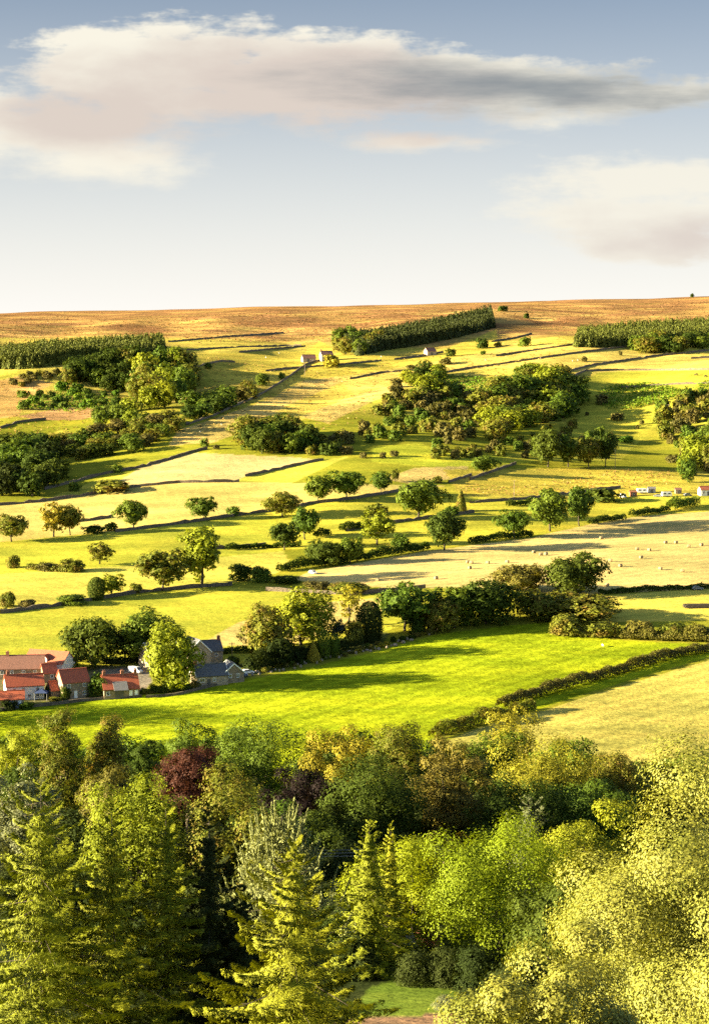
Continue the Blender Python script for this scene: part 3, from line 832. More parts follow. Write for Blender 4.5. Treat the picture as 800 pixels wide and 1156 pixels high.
BUSHES = [
 (106, 602, 11, 30, 'dark', 'long low dark bush between two oaks on the meadow hedge'), (126, 599, 11, 16, 'dark', 'round dark bush close to the lone dark green oak'),
 (263, 582, 14, 16, 'mid', 'round pointed bush on the hedge line past the small round oak'),
 (15, 641, 15, 18, 'olive', 'olive bush at the meadow edge near the photo border'), (83, 645, 16, 30, 'olive', 'broad bush in the lower meadow hedge beside the ragged ash'),
 (54, 644, 11, 26, 'brown', 'brownish bush in the middle of the lower meadow hedge'),
 (83, 682, 12, 38, 'mid', 'long bush on the wall beside the dark holly'), (8, 685, 18, 20, 'olive', 'tall bush on the wall at the photo border'),
 (30, 685, 9, 22, 'brown', 'low brown bush on the wall near the photo border'), (153, 669, 13, 17, 'olive', 'small round bush under the big open oak'),
 (84, 554, 12, 16, 'mid', 'small round bush beside the long bush below the dark wood'), (125, 555, 15, 48, 'olive', 'long bush standing alone in the pale meadow'),
 (132, 533, 10, 13, 'mid', 'bush on the wall of the large tan field'), (231, 504, 11, 12, 'mid', 'single bush above the large tan field'),
 (244, 507, 6, 10, 'brown', 'low brown bush at the top corner of the tan field'),
 (425, 580, 13, 30, 'olive', 'bush behind the yellowish ash'), (510, 581, 13, 16, 'mid', 'bush beside the small pale pointed tree'),
 (683, 566, 18, 40, 'dark', 'wide dark bush next to the farm clutter'), (270, 655, 20, 30, 'dark', 'large dark bush at the start of the long hedge'),
 (295, 657, 19, 26, 'mid', 'bush at the foot of the long hedge beside the large dark one'), (325, 658, 10, 34, 'dark', 'low dark bush near the white car'),
 (410, 517, 8, 10, 'brown', 'brown bush on the short wall, first of three'), (432, 517, 8, 9, 'brown', 'brown bush on the short wall, second of three'), (445, 515, 9, 10, 'brown', 'brown bush on the short wall, third of three'),
 (374, 414, 17, 22, 'gold', 'yellow tree-like bush in front of the farmhouse'), (464, 416, 5, 12, 'brown', 'dark bush on the pasture below the moor barn'),
 (508, 402, 10, 14, 'dark', 'dark bush beside the moor barn'), (503, 411, 9, 15, 'brown', 'brown bush with a rock below the moor barn'), (545, 400, 5, 8, 'mid', 'small bush on the pasture past the moor barn'),
 (447, 437, 12, 16, 'brown', 'bare brown bush on the slope above the scrub'), (567, 351, 8, 14, 'dark', 'dark bush alone on the moor above the plantation'),
 (594, 359, 7, 8, 'dark', 'small dark bush at the end of a moor wall'), (781, 334, 5, 5, 'dark', 'tiny tree on the moor skyline'),
 (544, 393, 13, 16, 'dark', 'round dark bush on the rough pasture below the moor'), (562, 391, 6, 10, 'olive', 'low bush next to the round dark bush'),
 (592, 391, 13, 18, 'mid', 'bush clump under the small dark moor bush'),
 (679, 456, 13, 16, 'brown', 'round brown bush at the side of the bracken patch'), (696, 474, 11, 17, 'brown', 'round brown bush with a long shadow below the bracken'),
 (662, 469, 5, 5, 'brown', 'small lone bush on the green slope'), (724, 479, 6, 6, 'brown', 'upper small bush of a pair on the green slope'), (719, 484, 5, 5, 'brown', 'lower small bush of a pair on the green slope'),
 (659, 408, 7, 8, 'brown', 'small brown bush between two pasture walls'), (700, 401, 6, 5, 'brown', 'tiny brown bush on the straw coloured pasture'), (494, 545, 9, 12, 'olive', 'bush on the meadow wall above the largest dark oak'),
 (760, 522, 12, 18, 'brown', 'brown bush in the shade below the scrubby bank'), (706, 499, 9, 22, 'bracken', 'bright green low bush above the wooden pole'),
 (235, 416, 8, 9, 'mid', 'small bush standing on the far pasture'), (318, 428, 9, 8, 'mid', 'small bush on the diagonal wall below the farmhouse'),
 (109, 786, 28, 30, 'mid', 'large garden bush between two red roofed cottages'), (82, 757, 13, 16, 'yellow', 'round yellow bush behind the two-storey cottage'),
 (73, 790, 18, 15, 'dark', 'dark yew bush before the lean-to roof'), (56, 786, 14, 14, 'dark', 'dark bush beside the blue canopy'), (10, 801, 12, 20, 'deep', 'dark garden bush in front of the low garage'),
 (30, 800, 10, 18, 'mid', 'garden bush beside the low garage'), (62, 793, 7, 16, 'olive', 'low olive shrub on the garden wall'), (143, 784, 7, 12, 'dark', 'low dark shrub against the long cottage front'),
 (250, 771, 9, 14, 'rust', 'russet shrub in front of the slate house'), (231, 773, 8, 14, 'dark', 'dark shrub in front of the slate house'),
 (262, 752, 12, 18, 'dark', 'dark bush behind the gabled house'), (284, 757, 16, 22, 'deep', 'very dark bush beyond the garden cars'), (335, 742, 15, 16, 'rust', 'russet shrub under the big garden ash'),
 (470, 716, 26, 22, 'dark', 'dark bush under the arching oak'), (484, 716, 18, 14, 'rust', 'russet bush at the end of the rubble bank'),
 (395, 669, 13, 50, 'olive', 'wide olive bush behind the airy pale tree'), (360, 665, 10, 36, 'brown', 'brown hedge bush below the white car'),
 (722, 718, 22, 40, 'rust', 'russet thicket on the edge of the green field'), (678, 718, 18, 40, 'olive', 'pale olive thicket at the green field corner'),
 (640, 716, 24, 44, 'olive', 'bushy thicket at the front corner of the green field'), (757, 720, 19, 38, 'olive', 'olive thicket in the boundary of the green field'), (790, 722, 20, 36, 'olive', 'thicket at the photo border above the green field'),
]
for (u, vb, h, w, mt, lb) in BUSHES:
    tree_px('shrub' if vb > 640 else 'bush', 'bush', u, vb, h, w, mt, lb, 'bush')

# scrub and small woods: many alike, scattered over patches of hillside
def scatter(poly, n, mind, seed):
    rng = np.random.default_rng(seed); P = np.array(poly, float); out = []
    lo, hi = P.min(0), P.max(0); tries = 0
    while len(out) < n and tries < n * 60:
        tries += 1
        q = rng.uniform(lo, hi); c = False
        for a, b in zip(P, np.roll(P, -1, 0)):
            if (a[1] > q[1]) != (b[1] > q[1]) and q[0] < (b[0] - a[0]) * (q[1] - a[1]) / (b[1] - a[1]) + a[0]: c = not c
        if c and all(abs(q[0] - o[0]) / mind[0] + abs(q[1] - o[1]) / mind[1] > 1 for o in out): out.append(tuple(q))
    return out, rng

def patch(poly, n, mind, seed, kind, name, hr, wr, mats, label, cat, group):
    pts, rng = scatter(poly, n, mind, seed)
    for u, v in pts:
        k = rng.uniform(0, 1)
        tree_px(kind, name, u, v, hr[0] + (hr[1] - hr[0]) * k, wr[0] + (wr[1] - wr[0]) * k, mats[rng.integers(len(mats))], label, cat, group)

patch([(560, 500), (540, 480), (545, 455), (575, 440), (600, 428), (640, 428), (652, 450), (648, 470), (610, 480)], 48, (9, 6.5), 1, 'wood', 'woodland_tree', (21, 30), (25, 34), ['mid', 'mid', 'yellow', 'olive'],
      'leafy tree packed into the wood in the middle of the hillside', 'tree', 'trees of the hillside wood')
patch([(400, 500), (415, 470), (440, 448), (480, 438), (530, 442), (545, 470), (535, 500), (480, 492), (440, 502)], 62, (9, 6), 2, 'bush', 'scrub_bush', (10, 19), (12, 22), ['brown', 'olive', 'olive', 'mid', 'brown'],
      'brown scrub bush on the bank beside the hillside wood', 'bush', 'scrub bushes on the middle bank')
patch([(480, 520), (500, 500), (560, 505), (600, 495), (650, 480), (655, 492), (620, 505), (560, 515)], 24, (10, 8), 12, 'bush', 'scrub_bush', (9, 15), (9, 16), ['brown', 'olive', 'mid', 'olive'],
      'low brown scrub bush along the foot of the hillside wood', 'bush', 'scrub bushes at the foot of the wood')
patch([(455, 432), (485, 422), (500, 424), (505, 440), (480, 445)], 7, (10, 8), 13, 'wood', 'woodland_tree', (14, 22), (16, 24), ['mid', 'yellow', 'dark'],
      'rounded green tree at the top end of the scrubby bank', 'tree', 'trees at the top of the scrubby bank')
patch([(60, 430), (90, 418), (150, 412), (165, 430), (140, 442), (90, 442)], 24, (10, 6), 3, 'wood', 'crag_tree', (18, 27), (18, 26), ['dark', 'mid', 'olive', 'dark'],
      'dark tree growing on the crag below the far plantation', 'tree', 'trees on the crag')
patch([(150, 455), (165, 425), (190, 420), (215, 425), (222, 440), (200, 455), (175, 465)], 24, (10, 6.5), 4, 'wood', 'gill_tree', (25, 36), (22, 30), ['mid', 'olive', 'yellow'],
      'sunlit tree in the dense wood at the end of the crag', 'tree', 'trees at the end of the crag')
patch([(20, 462), (25, 448), (70, 440), (130, 445), (140, 460), (90, 462)], 26, (10, 6), 5, 'bush', 'crag_bush', (7, 13), (9, 18), ['bracken', 'mid', 'dark', 'mid'],
      'green bush on the slope under the crag', 'bush', 'bushes under the crag')
patch([(10, 430), (40, 422), (70, 420), (55, 432), (20, 440)], 9, (10, 6), 15, 'bush', 'crag_bush', (6, 10), (8, 14), ['brown', 'olive'],
      'brown bush on the golden bank before the crag', 'bush', 'bushes on the golden bank')
patch([(105, 485), (115, 465), (150, 462), (150, 480), (130, 492)], 8, (11, 8), 16, 'wood', 'gill_tree', (14, 24), (15, 22), ['mid', 'dark', 'yellow'],
      'tree in the small gully below the crag', 'tree', 'trees in the gully')
patch([(-8, 560), (-8, 510), (30, 505), (62, 520), (66, 545), (40, 562)], 24, (11, 8), 6, 'wood', 'wood_tree', (24, 34), (26, 36), ['dark', 'dark', 'deep', 'mid'],
      'dark tree in the shaded wood at the photo border', 'tree', 'trees of the shaded wood')
patch([(66, 522), (66, 505), (100, 492), (140, 488), (170, 480), (200, 478), (198, 495), (150, 512), (100, 520)], 34, (10, 6.5), 7, 'wood', 'gully_tree', (11, 19), (15, 24), ['mid', 'olive', 'dark', 'brown'],
      'small tree in the band of wood running up the gully', 'tree', 'trees in the gully band')
patch([(270, 512), (280, 498), (320, 488), (345, 500), (350, 512)], 18, (10, 6), 8, 'wood', 'copse_tree', (22, 32), (22, 30), ['mid', 'olive', 'mid', 'dark'],
      'tree in the round copse above the tan field', 'tree', 'trees of the copse')
patch([(345, 514), (350, 500), (385, 495), (398, 505), (390, 514)], 12, (11, 7), 9, 'bush', 'copse_bush', (11, 18), (14, 22), ['brown', 'olive', 'dark'],
      'brown bush at the end of the round copse', 'bush', 'bushes beside the copse')
patch([(735, 490), (745, 465), (775, 452), (812, 440), (815, 530), (775, 540), (765, 510)], 46, (11, 8), 10, 'bush', 'bank_bush', (11, 19), (12, 22), ['brown', 'olive', 'olive', 'mid', 'brown'],
      'brown bush on the scrubby bank at the photo border', 'bush', 'scrub bushes on the bank at the border')
patch([(772, 545), (778, 515), (812, 500), (812, 545)], 9, (11, 9), 20, 'wood', 'bank_tree', (26, 38), (20, 28), ['mid', 'olive', 'yellow'],
      'green tree at the foot of the scrubby bank by the border', 'tree', 'trees at the foot of the bank')
patch([(590, 522), (600, 500), (640, 490), (690, 495), (690, 520), (640, 512)], 16, (11, 8), 11, 'bush', 'row_bush', (9, 15), (10, 16), ['brown', 'olive', 'mid'],
      'brown bush behind the row of four trees by the pole', 'bush', 'bushes behind the row of four trees')
patch([(208, 475), (215, 462), (240, 455), (262, 450), (262, 462), (235, 472)], 8, (12, 7), 17, 'wood', 'wall_tree', (15, 22), (20, 28), ['mid', 'dark', 'mid'],
      'dark green tree on the diagonal wall of the slope', 'tree', 'trees on the diagonal wall')
patch([(258, 462), (262, 448), (285, 438), (298, 434), (296, 446), (275, 456)], 6, (11, 7), 18, 'wood', 'wall_tree', (13, 20), (14, 20), ['olive', 'mid', 'rust'],
      'smaller olive tree further up the diagonal wall', 'tree', 'smaller trees on the diagonal wall')
patch([(712, 402), (716, 388), (800, 388), (815, 384), (815, 396), (760, 400)], 14, (12, 6), 19, 'wood', 'belt_tree', (13, 20), (16, 24), ['mid', 'olive', 'dark'],
      'rounded tree in the belt below the border plantation', 'tree', 'trees below the border plantation')
patch([(370, 398), (372, 388), (395, 385), (430, 390), (420, 400), (395, 402)], 10, (11, 7), 21, 'wood', 'farm_tree', (13, 20), (14, 18), ['mid', 'olive', 'dark'],
      'tree sheltering behind the moor farmhouse', 'tree', 'trees behind the moor farmhouse')

# far plantations: each reads as one mass
def plantation(poly, n, hr, seed, mats, label, name='conifer_wood'):
    pts, rng = scatter(poly, n, (1.4, .85), seed)
    Qs = []
    for u, v in pts:
        P = ground(u, v); k = pxm(P)
        H = rng.uniform(*hr) / k; W = H * rng.uniform(.36, .5)
        m = 80
        f = rng.random(m) ** 1.2; a = rng.uniform(0, 6.28, m)
        R = W / 2 * (1 - f) ** .55 * rng.uniform(.7, 1.05, m)
        d = np.stack([np.cos(a), np.sin(a), np.zeros(m)], 1)
        C = d * R[:, None]; C[:, 2] = f * H
        T = d.copy(); T[:, 2] = -.8
        s = (.5 + .9 * (1 - f)) * W * .17
        Nn = unit(d + np.array([0, 0, .5]) + rng.normal(size=(m, 3)) * .35)
        Qs.append(rhombi(C + P, Nn, T, s * 1.3, s * .8))
    o = link(name, quads_mesh(name, np.concatenate(Qs), M[mats]))
    return tag(o, label, 'wood', kind='stuff')
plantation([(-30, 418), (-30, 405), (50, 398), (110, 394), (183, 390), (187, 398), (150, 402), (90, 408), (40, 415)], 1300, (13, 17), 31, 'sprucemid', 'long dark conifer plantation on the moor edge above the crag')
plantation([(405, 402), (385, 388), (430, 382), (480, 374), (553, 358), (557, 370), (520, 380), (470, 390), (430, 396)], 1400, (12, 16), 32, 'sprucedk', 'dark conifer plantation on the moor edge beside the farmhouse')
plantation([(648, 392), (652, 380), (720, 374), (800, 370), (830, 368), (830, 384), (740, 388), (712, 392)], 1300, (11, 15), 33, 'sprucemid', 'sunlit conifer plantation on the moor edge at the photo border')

# ------------------------------------------------------------------ bracken, tussocks, heather: nobody could count them
def ground_cover(name, poly, n, h, ls, mat, label, cat, seed, flatn=.5, k=3):
    pts, rng = scatter_fast(poly, n, seed)
    P = np.array([ground(u, v) for u, v in pts])
    i = np.repeat(np.arange(len(P)), k)
    C = P[i] + rng.normal(size=(len(i), 3)) * np.array([ls, ls, 0]) * 1.0
    C[:, 2] = TH(C[:, 0], C[:, 1]) + rng.uniform(.15, 1, len(i)) * h
    Nn = unit(rng.normal(size=(len(i), 3)) * flatn + np.array([0, 0, .8]))
    s = ls * rng.uniform(.5, 1.3, len(i))
    o = link(name, quads_mesh(name, rhombi(C, Nn, rng.normal(size=(len(i), 3)), s, s * .6), M[mat]))
    return tag(o, label, cat, kind='stuff')

def scatter_fast(poly, n, seed):
    rng = np.random.default_rng(seed); P = np.array(poly, float); out = []
    lo, hi = P.min(0), P.max(0)
    while len(out) < n:
        q = rng.uniform(lo, hi, (n, 2)); c = np.zeros(n, bool)
        for a, b in zip(P, np.roll(P, -1, 0)):
            if a[1] == b[1]: continue
            c ^= ((a[1] > q[:, 1]) != (b[1] > q[:, 1])) & (q[:, 0] < (b[0] - a[0]) * (q[:, 1] - a[1]) / (b[1] - a[1]) + a[0])
        out += [tuple(t) for t in q[c]]
    return out[:n], rng
ground_cover('bracken', [(672, 455), (680, 438), (700, 434), (735, 432), (768, 440), (762, 450), (735, 456), (715, 462), (690, 462)], 1100, 1.3, .8, 'bracken', 'bright green bracken patch on the slope below the pasture wall', 'bracken', 41)
ground_cover('bracken', [(455, 462), (440, 455), (470, 438), (505, 424), (545, 426), (560, 432), (540, 445), (500, 452)], 1300, 1.4, .8, 'bracken', 'bright green bracken spreading over the scrubby bank', 'bracken', 42)
ground_cover('bracken', [(30, 462), (40, 448), (80, 442), (130, 448), (135, 460), (80, 466)], 700, 1.3, .8, 'bracken', 'green bracken at the foot of the crag', 'bracken', 43)
ground_cover('bracken', [(782, 438), (800, 428), (830, 428), (830, 444), (795, 445)], 250, 1.3, .8, 'bracken', 'green bracken at the photo border below the pasture wall', 'bracken', 44)
ground_cover('heather', [(-60, 395), (-60, 360), (300, 352), (560, 347), (860, 338), (860, 368), (640, 378), (560, 352), (430, 374), (380, 384), (230, 388), (186, 382), (60, 390)], 5200, .7, .75, 'heather', 'brown heather covering the moor', 'heather', 45, k=2)
ground_cover('tussocks', [(190, 470), (200, 400), (380, 410), (560, 398), (640, 376), (640, 400), (560, 425), (440, 430), (400, 480), (260, 500)], 1500, .7, .6, 'tuft', 'straw coloured rush tussocks on the golden slope', 'grass', 46, k=3)
ground_cover('tussocks', [(-40, 500), (-40, 430), (30, 425), (110, 470), (60, 500)], 400, .6, .6, 'tuft', 'dry tussocks on the golden bank before the crag', 'grass', 47, k=3)
ground_cover('tussocks', [(520, 560), (520, 548), (600, 548), (690, 530), (760, 530), (760, 548), (690, 552), (600, 560)], 500, .6, .5, 'tuft', 'rough straw coloured grass around the farm clutter', 'grass', 48, k=3)

# ------------------------------------------------------------------ hedges and dry stone walls
def hedge(px, h, w, mat, label, seed, ls=.35, gap=0, bumpy=.3, dens=1.0):
    P = path(px); o0 = P[0].copy()
    Q = hedge_quads(seed, P - o0, h, w, ls, dens, gap, bumpy)
    o = link('hedge', quads_mesh('hedge', Q, M[mat])); o.location = o0
    return tag(o, label, 'hedge')

def wall(px, label, h=1.3, w=.7, mat='drystone', seed=0, name='stone_wall'):
    P = path(px); rng = np.random.default_rng(seed + int(px[0][0] * 7 + px[0][1]))
    o0 = P[0].copy(); P = P - o0; n = len(P)
    d = np.gradient(P[:, :2], axis=0); d = unit(d); nr = np.stack([-d[:, 1], d[:, 0]], 1)
    hh = h * (1 + rng.normal(size=n) * .12)
    drop = rng.random(n) < .05; hh[drop] *= .55
    V = []
    for sgn, wf, hz in ((-1, 1, None), (-1, .7, 1), (1, .7, 1), (1, 1, None)):
        q = P.copy(); q[:, :2] += nr * (sgn * w / 2 * wf)
        q[:, 2] += hh if hz else -.5
        V.append(q)
    V = np.stack(V, 1).reshape(-1, 3)
    i = np.arange(n - 1)[:, None] * 4 + np.arange(3)[None, :]
    Q = np.stack([i, i + 1, i + 5, i + 4], -1).reshape(-1, 4)
    o = link(name, np_mesh(name, V, Q, [M[mat]])); o.location = o0
    return tag(o, label, 'wall')

HED = [
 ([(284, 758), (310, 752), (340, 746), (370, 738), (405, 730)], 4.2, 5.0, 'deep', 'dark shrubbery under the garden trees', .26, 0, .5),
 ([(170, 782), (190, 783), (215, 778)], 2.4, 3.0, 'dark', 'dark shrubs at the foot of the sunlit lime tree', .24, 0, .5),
 ([(564, 799), (600, 788), (665, 770), (715, 756), (760, 742), (830, 732)], 3.2, 3.4, 'brown', 'long diagonal hedge dividing the bright green field from the mown one', .24, 0, .25),
 ([(488, 833), (520, 824), (562, 812), (600, 802)], 3.2, 4.0, 'olive', 'lower end of the diagonal hedge near the valley trees', .26, 0, .4),
 ([(314, 646), (345, 641), (400, 634), (445, 627), (482, 621)], 3.6, 3.5, 'dark', 'long dark hedge above the parked white car', .35, 0, .3),
 ([(355, 607), (372, 604)], 3.2, 3.5, 'dark', 'short dark hedge stub in the small meadow', .35, 0, .3),
 ([(384, 600), (398, 598), (414, 595)], 3.0, 3.5, 'dark', 'short dark hedge piece past the stub in the small meadow', .35, 0, .3),
 ([(255, 621), (290, 619), (340, 617)], 2.0, 2.5, 'dark', 'low dark hedge running to the darker meadow oak', .4, .2, .4),
 ([(530, 614), (565, 609), (600, 605)], 2.6, 3.2, 'dark', 'dark hedge along the bale field below the smaller oak', .35, 0, .3),
 ([(665, 592), (685, 589), (705, 587)], 2.6, 3, 'dark', 'dark hedge below the slimmer oak on the bale field edge', .35, 0, .3),
 ([(712, 584), (735, 580), (754, 577)], 2.8, 3.2, 'dark', 'hedge at the top of the bale field below the farm clutter', .35, 0, .35),
 ([(756, 577), (772, 573), (786, 571)], 4.4, 5, 'mid', 'taller bushy hedge near the small red roofed house', .4, 0, .35),
 ([(572, 572), (600, 570)], 2.5, 3, 'dark', 'short hedge behind the largest bale field oak', .4, .1, .4),
 ([(675, 671), (720, 668), (760, 666), (830, 663)], 1.8, 2.2, 'dark', 'low dark hedge along the foot of the bale field', .3, 0, .3),
 ([(30, 643), (60, 645), (75, 646)], 3, 3, 'olive', 'broken olive hedge in the lower meadow', .35, .1, .4),
 ([(0, 690), (40, 686), (62, 684)], 1.4, 1.8, 'olive', 'low hedge along the wall above the village meadow', .3, .1, .4),
 ([(100, 789), (130, 787), (160, 784)], 1.3, 1.5, 'dark', 'trimmed hedge before the long red roofed cottage', .25, 0, .2),
 ([(160, 784), (200, 780), (225, 776)], 1.6, 2.0, 'olive', 'garden hedge below the sunlit tree', .25, 0, .4),
 ([(118, 752), (140, 750), (160, 748)], 2.4, 2.5, 'deep', 'dark hedge under the village sycamores', .3, 0, .2),
 ([(240, 739), (262, 737), (285, 737)], 2.0, 2.2, 'dark', 'dark hedge behind the gabled stone house', .3, 0, .2),
 ([(620, 716), (660, 719), (700, 720)], 3.2, 4, 'olive', 'brambly hedge along the corner of the green field', .3, 0, .5),
 ([(700, 721), (750, 723), (830, 726)], 3.6, 4.5, 'rust', 'russet hedge along the far edge of the green field', .3, 0, .5),
]
for i, (px, h, w, mt, lb, ls, gp, bp) in enumerate(HED): hedge(px, h, w, mt, lb, 500 + i, ls, gp, bp)

WALLS = [
 ([(50, 553), (85, 544), (115, 536), (158, 528), (190, 519), (219, 510), (234, 507)], 'dark stone wall on the upper edge of the large tan field'),
 ([(-20, 572), (40, 567), (100, 559), (152, 550), (202, 545), (270, 544)], 'dark stone wall below the large tan field'),
 ([(277, 538), (310, 531), (340, 524), (365, 519)], 'short dark wall at the end corner of the tan field'),
 ([(130, 601), (200, 592), (228, 588), (270, 582), (330, 574), (350, 569), (395, 564), (445, 556), (470, 548)], 'long wall below the oaks of the upper meadow'),
 ([(506, 545), (518, 541), (532, 537)], 'short dark wall near the upper meadow bushes'),
 ([(530, 542), (555, 533), (582, 524)], 'dark wall ending behind the low oak'),
 ([(300, 419), (330, 416), (385, 412), (430, 407)], 'dark wall crossing the pasture below the moor farmhouse'),
 ([(445, 406), (470, 403), (500, 398)], 'dark wall below the moor barn'),
 ([(500, 421), (530, 416), (560, 412), (600, 406)], 'dark wall crossing the golden pasture towards the border plantation'),
 ([(600, 406), (640, 400), (680, 395), (706, 392)], 'dark wall in the pasture below the border plantation'),
 ([(640, 420), (665, 413), (700, 408), (740, 402), (830, 393)], 'long dark wall under the rounded trees of the belt'),
 ([(640, 428), (660, 419), (700, 418), (760, 418), (830, 417)], 'brown wall along the top of the bracken slope'),
 ([(210, 480), (240, 470), (262, 460), (290, 448), (320, 430), (345, 412), (360, 407)], 'diagonal wall climbing the slope to the farmhouse'),
 ([(0, 484), (20, 477), (45, 474), (52, 474)], 'curving wall round the bright pasture under the crag'),
 ([(90, 398), (130, 396), (200, 396), (270, 392), (340, 390)], 'straight wall on the open pasture beyond the far plantation'),
 ([(270, 398), (300, 395), (345, 391)], 'dark wall stub on the pasture before the farmhouse'),
 ([(190, 425), (230, 412), (250, 408), (265, 409)], 'low wall beside the wood at the end of the crag'),
 ([(0, 693), (60, 685), (110, 677), (160, 669), (215, 664), (262, 661)], 'pale stone wall above the village meadow'),
 ([(-10, 804), (30, 799), (62, 796), (100, 791), (160, 787)], 'stone garden wall below the red roofed cottages'),
 ([(165, 788), (200, 785), (240, 775), (275, 768)], 'stone garden wall below the slate roofed house'),
 ([(780, 405), (830, 402)], 'short dark wall stub at the border pasture'),
 ([(555, 386), (580, 382), (600, 377)], 'dark wall on the rough pasture below the moor'),
 ([(235, 620), (260, 619), (300, 616)], 'low wall in the small meadow before the dark hedge'),
 ([(300, 667), (345, 669), (400, 672), (440, 668), (480, 664)], 'pale wall running behind the garden trees'),
]
WALLS += [
 ([(190, 386), (250, 381), (320, 376)], 'faint wall on the moor edge between the two plantations'),
 ([(560, 402), (600, 396), (650, 389)], 'thin wall crossing the rough pasture behind the long pasture wall'),
 ([(395, 428), (430, 421), (470, 418), (500, 415)], 'thin wall on the golden slope below the moor barn'),
 ([(530, 568), (600, 563), (680, 553), (700, 551)], 'low wall below the rough grass of the farm clutter'),
 ([(60, 592), (100, 588), (128, 584)], 'short low wall in the pale meadow over the golden ash'),
 ([(700, 438), (760, 434), (830, 432)], 'thin wall behind the bracken patch'),
 ([(390, 600), (430, 592), (500, 583), (535, 579)], 'low wall beneath the largest oak of the meadows'),
]
for px, lb in WALLS: wall(px, lb, .8 if 'garden wall' in lb else 1.35, .75)

# ------------------------------------------------------------------ rocks
def rock_mesh(seed):
    bm = bmesh.new(); bmesh.ops.create_icosphere(bm, subdivisions=2, radius=1)
    r = np.random.default_rng(seed); k = r.normal(size=(5, 3)) * 1.6; ph = r.uniform(0, 6.28, 5)
    for v in bm.verts:
        c = np.array(v.co); f = 1 + .13 * sum(math.sin(c @ k[i] + ph[i]) for i in range(5))
        v.co = Vector(c * f * np.array([1, .8, .75])) 
    me = bpy.data.meshes.new('boulder'); bm.to_mesh(me); bm.free(); me.materials.append(M['rock']); return me
ROCK = [rock_mesh(i) for i in range(4)]
def rock(u, v, wpx, hpx, label, group, i=0):
    P = ground(u, v); k = pxm(P)
    o = link('boulder', ROCK[i % 4]); o.location = P + np.array([0, 0, hpx / k * .25]); o.scale = (wpx / k / 2, wpx / k / 2, hpx / k / 1.5)
    o.rotation_euler = (0, 0, i * 1.3); tag(o, label, 'rock', group)
for i, (u, v) in enumerate([(76, 430), (82, 428), (93, 427), (108, 425), (115, 422), (118, 426)]):
    rock(u, v, 6, 6, 'pale rock face showing among the crag trees', 'rocks of the crag', i)
# the rubble bank beside the gardens
r_ = np.random.default_rng(77)
line = [(282, 766), (300, 762), (330, 757), (352, 752), (385, 745), (410, 739), (440, 732), (470, 723), (495, 715)]
for i in range(54):
    t = i / 53 * (len(line) - 1); a = int(min(t, len(line) - 2)); f = t - a
    u = line[a][0] + (line[a + 1][0] - line[a][0]) * f; v = line[a][1] + (line[a + 1][1] - line[a][1]) * f - r_.uniform(1, 6)
    rock(u, v, r_.uniform(2.2, 5), r_.uniform(2, 4), 'pale stone lying on the rubble bank between gardens and green field', 'stones of the rubble bank', i)
for i in range(34):
    u = 285 + i * 6.2 + r_.uniform(-3, 3)
    v = np.interp(u, [p[0] for p in line], [p[1] for p in line]) - r_.uniform(3, 7)
    tree_px('shrub', 'garden_shrub', u, v, r_.uniform(4, 8), r_.uniform(6, 11), ['rust', 'dark', 'olive', 'mid', 'gold'][r_.integers(5)], 'small shrub growing between the stones of the rubble bank', 'shrub', 'shrubs on the rubble bank')

# ------------------------------------------------------------------ buildings
def window(root, face, x, z, w, h, L, Wd, frame='white'):
    def tf(mb, nm, mat, parent):
        o = mb.build(nm, mat, parent)
        if face == 'F': o.location = (x, -Wd / 2, z)
        elif face == 'L': o.location = (-L / 2, x, z); o.rotation_euler = (0, 0, -math.pi / 2)
        else: o.location = (L / 2, x, z); o.rotation_euler = (0, 0, math.pi / 2)
        return o
    t = .11; mb = MB()
    mb.box((0, -.03, h / 2 - t / 2), (w, .12, t)); mb.box((0, -.03, -h / 2 + t / 2), (w, .12, t))
    mb.box((-w / 2 + t / 2, -.03, 0), (t, .12, h - 2 * t)); mb.box((w / 2 - t / 2, -.03, 0), (t, .12, h - 2 * t))
    mb.box((0, -.025, 0), (.07, .10, h - 2 * t))
    fr = tf(mb, 'window', M[frame], root)
    pn = MB().box((0, -.005, 0), (w - 2 * t + .02, .03, h - 2 * t + .02)).build('pane', M['glass'], fr)
    sl = MB().box((0, -.07, -h / 2 - .06), (w + .2, .2, .11)).build('sill', M['stonep'], fr)

